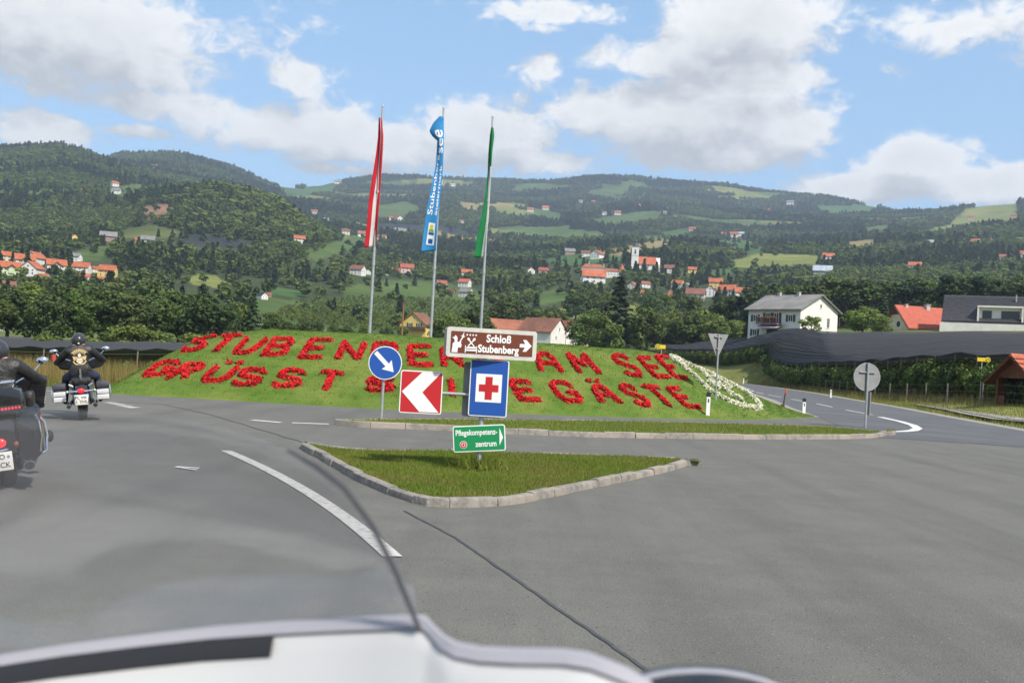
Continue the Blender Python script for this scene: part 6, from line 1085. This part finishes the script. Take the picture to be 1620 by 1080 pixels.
for k in range(15): MB().ball((-.245+k*.035, -.472, .845), (.012, .008, .013), 8, 6).build('light_diode', LAMP, tr)
for sx in (-1, 1): rbox('case_speaker_pod', LEA, c1, (sx*.33, .02, .90), (.1, .36, .16), .04)
MB().tube([(-.2, -.40, 1.08), (-.22, -.42, 1.11), (.22, -.42, 1.11), (.2, -.40, 1.08)], .010, 8).build('luggage_rack', CHR, c1)
for x in (-.2, -.07, .07, .2): MB().tube([(x, -.42, 1.11), (x*.9, -.2, 1.115), (x*.9, -.05, 1.10), (x*.9, -.03, 1.06)], .009, 6).build('rack_rail', CHR, c1)
MB().tube([(-.21, -.2, 1.115), (.21, -.2, 1.115)], .009, 6).build('rack_rail', CHR, c1); rbox('back_pad', LEA, c1, (0, .10, 1.02), (.36, .12, .24), .05)
MB().loft([[(x, 1.25+.12*(1-abs(x)/.46)+dy, z_) for x, z_ in ((-.46, .98), (-.42, 1.1), (-.2, 1.16), (0, 1.18), (.2, 1.16), (.42, 1.1), (.46, .98), (.40, .72), (.15, .66), (-.15, .66), (-.40, .72))] for dy in (0, .2)]).build('fairing', BLK, c1)
r1 = rider('person', 'rider in black leather jacket and dark helmet on the touring motorcycle', (1.12, 1.06), .42, False); place((c1, r1), G(15, 769), rad(21), rad(-10)); c1.scale = (.84, .92, .92); r1.scale = (.92,)*3
def screen_mat():
    m = bpy.data.materials.new('windscreen_polycarbonate'); m.use_nodes = True; t = NT(m.node_tree); t.n.clear(); o = t.node('ShaderNodeOutputMaterial'); tr = t.node('ShaderNodeBsdfTransparent'); tr.inputs[0].default_value = (.93, .93, .94, 1); df = t.node('ShaderNodeBsdfDiffuse'); df.inputs[0].default_value = (.6, .6, .6, 1)
    gl = t.node('ShaderNodeBsdfGlossy'); gl.inputs['Roughness'].default_value = .14; gl.inputs[0].default_value = (1, 1, 1, 1); tc = t.node('ShaderNodeTexCoord'); m1 = t.node('ShaderNodeMixShader'); t.put(m1.inputs[0], t.ramp(t.noise(tc.outputs['Object'], 6, 5, .7), .3, .7, .045, .075)); t.l.new(tr.outputs[0], m1.inputs[1]); t.l.new(df.outputs[0], m1.inputs[2])
    m2 = t.node('ShaderNodeMixShader'); m2.inputs[0].default_value = .045; t.l.new(m1.outputs[0], m2.inputs[1]); t.l.new(gl.outputs[0], m2.inputs[2]); t.l.new(m2.outputs[0], o.inputs[0]); return m
# --- the camera rider's own white motorcycle: windscreen, fairing, mirror, front end
WPNT = mat('white_lacquer', (.52, .515, .51), (.48, .475, .47), 3, .45, coat=.1); TRIM = mat('trim_grey', (.34, .33, .36), rough=.5); SCREEN = screen_mat()
om = empty('motorcycle', (-.42, 0, 0), 0, 'white motorcycle front with clear windscreen and dark vent slot', 'motorcycle'); OX = Vector((.42, 0, 0)); mir = lambda p: Vector((-.84-p.x, p.y, p.z))
def half(pts): q = [P(*p) for p in pts]; return [mir(p) for p in q[::-1] if p.x > -.419]+[p for p in q if p.x > -.419]
top = [(-88, 645, .78), (0, 645, .78), (109, 648, .78), (240, 655, .775), (330, 672, .77), (400, 690, .76), (455, 712, .75), (500, 737, .74), (545, 772, .735), (590, 832, .73), (625, 902, .725), (650, 962, .72), (663, 993, .715)]
bot = [(-40, 1066, .88), (60, 1054, .875), (150, 1040, .865), (230, 1026, .855), (300, 1017, .85), (370, 1010, .84), (430, 1006, .83), (480, 1003, .815), (530, 1000, .80), (570, 998, .78), (610, 996, .755), (640, 995, .735), (663, 994, .716)]
Tt, Bt = half(top), half(bot); nv = 14; m = MB(); rows = []
for a, b in zip(Tt, Bt): rows.append([b+(a-b)*(k/nv)+Vector((0, .05*math.sin(math.pi*k/nv), 0))+OX for k in range(nv+1)])
m.add([p for r_ in rows for p in r_], [(i*(nv+1)+k, (i+1)*(nv+1)+k, (i+1)*(nv+1)+k+1, i*(nv+1)+k+1) for i in range(len(rows)-1) for k in range(nv)]); ws = m.build('windscreen', SCREEN, om); sd = ws.modifiers.new('thickness', 'SOLIDIFY'); sd.thickness = .004
[MB().tube([p+OX for p in seg], [.0010]+[.0019]*(len(seg)-2)+[.0016], 6).build('screen_edge', mat('screen_edge_grey', (.05, .05, .055), rough=.4), ws) for seg in (Tt[-7:], Tt[:7][::-1])]
lip = [(-40, 1056, .85), (0, 1048, .845), (109, 1031, .835), (230, 1016, .82), (340, 1004, .81), (440, 997, .79), (540, 992, .765), (610, 989, .745), (655, 987, .73), (672, 989, .725), (686, 1005, .715), (702, 1021, .70), (722, 1032, .69), (760, 1039, .68), (820, 1042, .665), (890, 1043, .655), (930, 1049, .645), (965, 1062, .64), (995, 1074, .635), (1030, 1095, .63)]
LP = half(lip); prof = [(.16, -.50), (.13, -.25), (.07, -.08), (.012, -.012), (0, 0), (-.010, -.003), (-.02, -.012), (-.05, -.045), (-.10, -.085), (-.17, -.13), (-.27, -.17), (-.38, -.22)]
MB().loft([[p+OX+Vector((0, dy, dz)) for dy, dz in prof] for p in LP], close=False, cap=False).build('fairing', WPNT, om)
MB().loft([[p+OX+Vector((0, .006, .001)), p+OX+Vector((0, .004, .006)), p+OX+Vector((0, -.004, .006)), p+OX+Vector((0, -.010, .0))] for p in LP]).build('fairing_seal', TRIM, om)
vent = [p for p in LP if -.84+.172 < p.x < -.155]; MB().loft([[p+OX+Vector((0, -.0125, -.001)), p+OX+Vector((0, -.0205, -.006)), p+OX+Vector((0, -.0235, -.011)), p+OX+Vector((0, -.0215, -.014))] for p in vent]).build('vent_slot', PBK, om)
for s_ in (1, -1):
    c = P(1118, 1112, .70); c = (c if s_ > 0 else mir(c))+OX; mo = MB().ball(c, (.062, .035, .0235), 22, 12).build('mirror', BLK, om); MB().ball(c+Vector((0, -.012, -.001)), (.055, .026, .018), 20, 10).build('mirror_glass', mat('mirror_glass', (.8, .8, .8), rough=.02, metal=1), mo); MB().torus(c+Vector((0, -.006, 0)), .058, .005, 'Y', 26, 6).build('mirror_rim', TRIM, mo).scale = (1, 1, 1)
    for v in mo.children[-1].data.vertices: v.co.z = c.z+(v.co.z-c.z)*.38
    MB().tube([c+Vector((-s_*.05, .02, -.01)), c+Vector((-s_*.09, .06, -.05))], .012, 8).build('mirror_stalk', BLK, om)
wheel(om, 'front_wheel', 1.15, .32, .115); fender(om, 1.15, .325, .075, 20, 150, WPNT); wheel(om, 'rear_wheel', -.42, .32, .15)
for sx in (-1, 1): MB().tube([(sx*.1, 1.15, .32), (sx*.1, .88, .92)], .026, 10).build('fork_leg', CHR, om); MB().tube([(sx*.08, .60, .98), (sx*.25, .55, 1.02), (sx*.38, .42, 1.0)], .014, 8).build('handlebar', BLK, om)
MB().ball((0, .25, .78), (.17, .30, .14), 18, 12).build('fuel_tank', WPNT, om); rbox('engine', ENG, om, (0, .35, .42), (.36, .6, .4), .05); rbox('seat', LEA, om, (0, -.28, .74), (.32, .6, .1), .04); MB().tube([(0, -.42, .34), (0, 0, .55), (0, .6, .72), (0, .86, .94)], .04, 8).build('frame', BLK, om); rbox('headlight_housing', BLK, om, (0, .98, .98), (.3, .16, .18), .05)
# ------------------------------------------------------------------ summer haze in the valley air
hz = MB(); hz.box((0, 0, 348), (10800, 10800, 704)); hzo = hz.build('haze', None, smooth=False); tag(hzo, 'thin blue summer haze in the valley air', kind='stuff')
hm = bpy.data.materials.new('haze'); hm.use_nodes = True; t = NT(hm.node_tree); t.n.clear(); ou = t.node('ShaderNodeOutputMaterial'); pv = t.node('ShaderNodeVolumePrincipled'); pv.inputs['Color'].default_value = (.66, .80, 1.0, 1); pv.inputs['Density'].default_value = .00016; pv.inputs['Anisotropy'].default_value = .2; t.l.new(pv.outputs[0], ou.inputs['Volume']); hzo.data.materials.clear(); hzo.data.materials.append(hm)
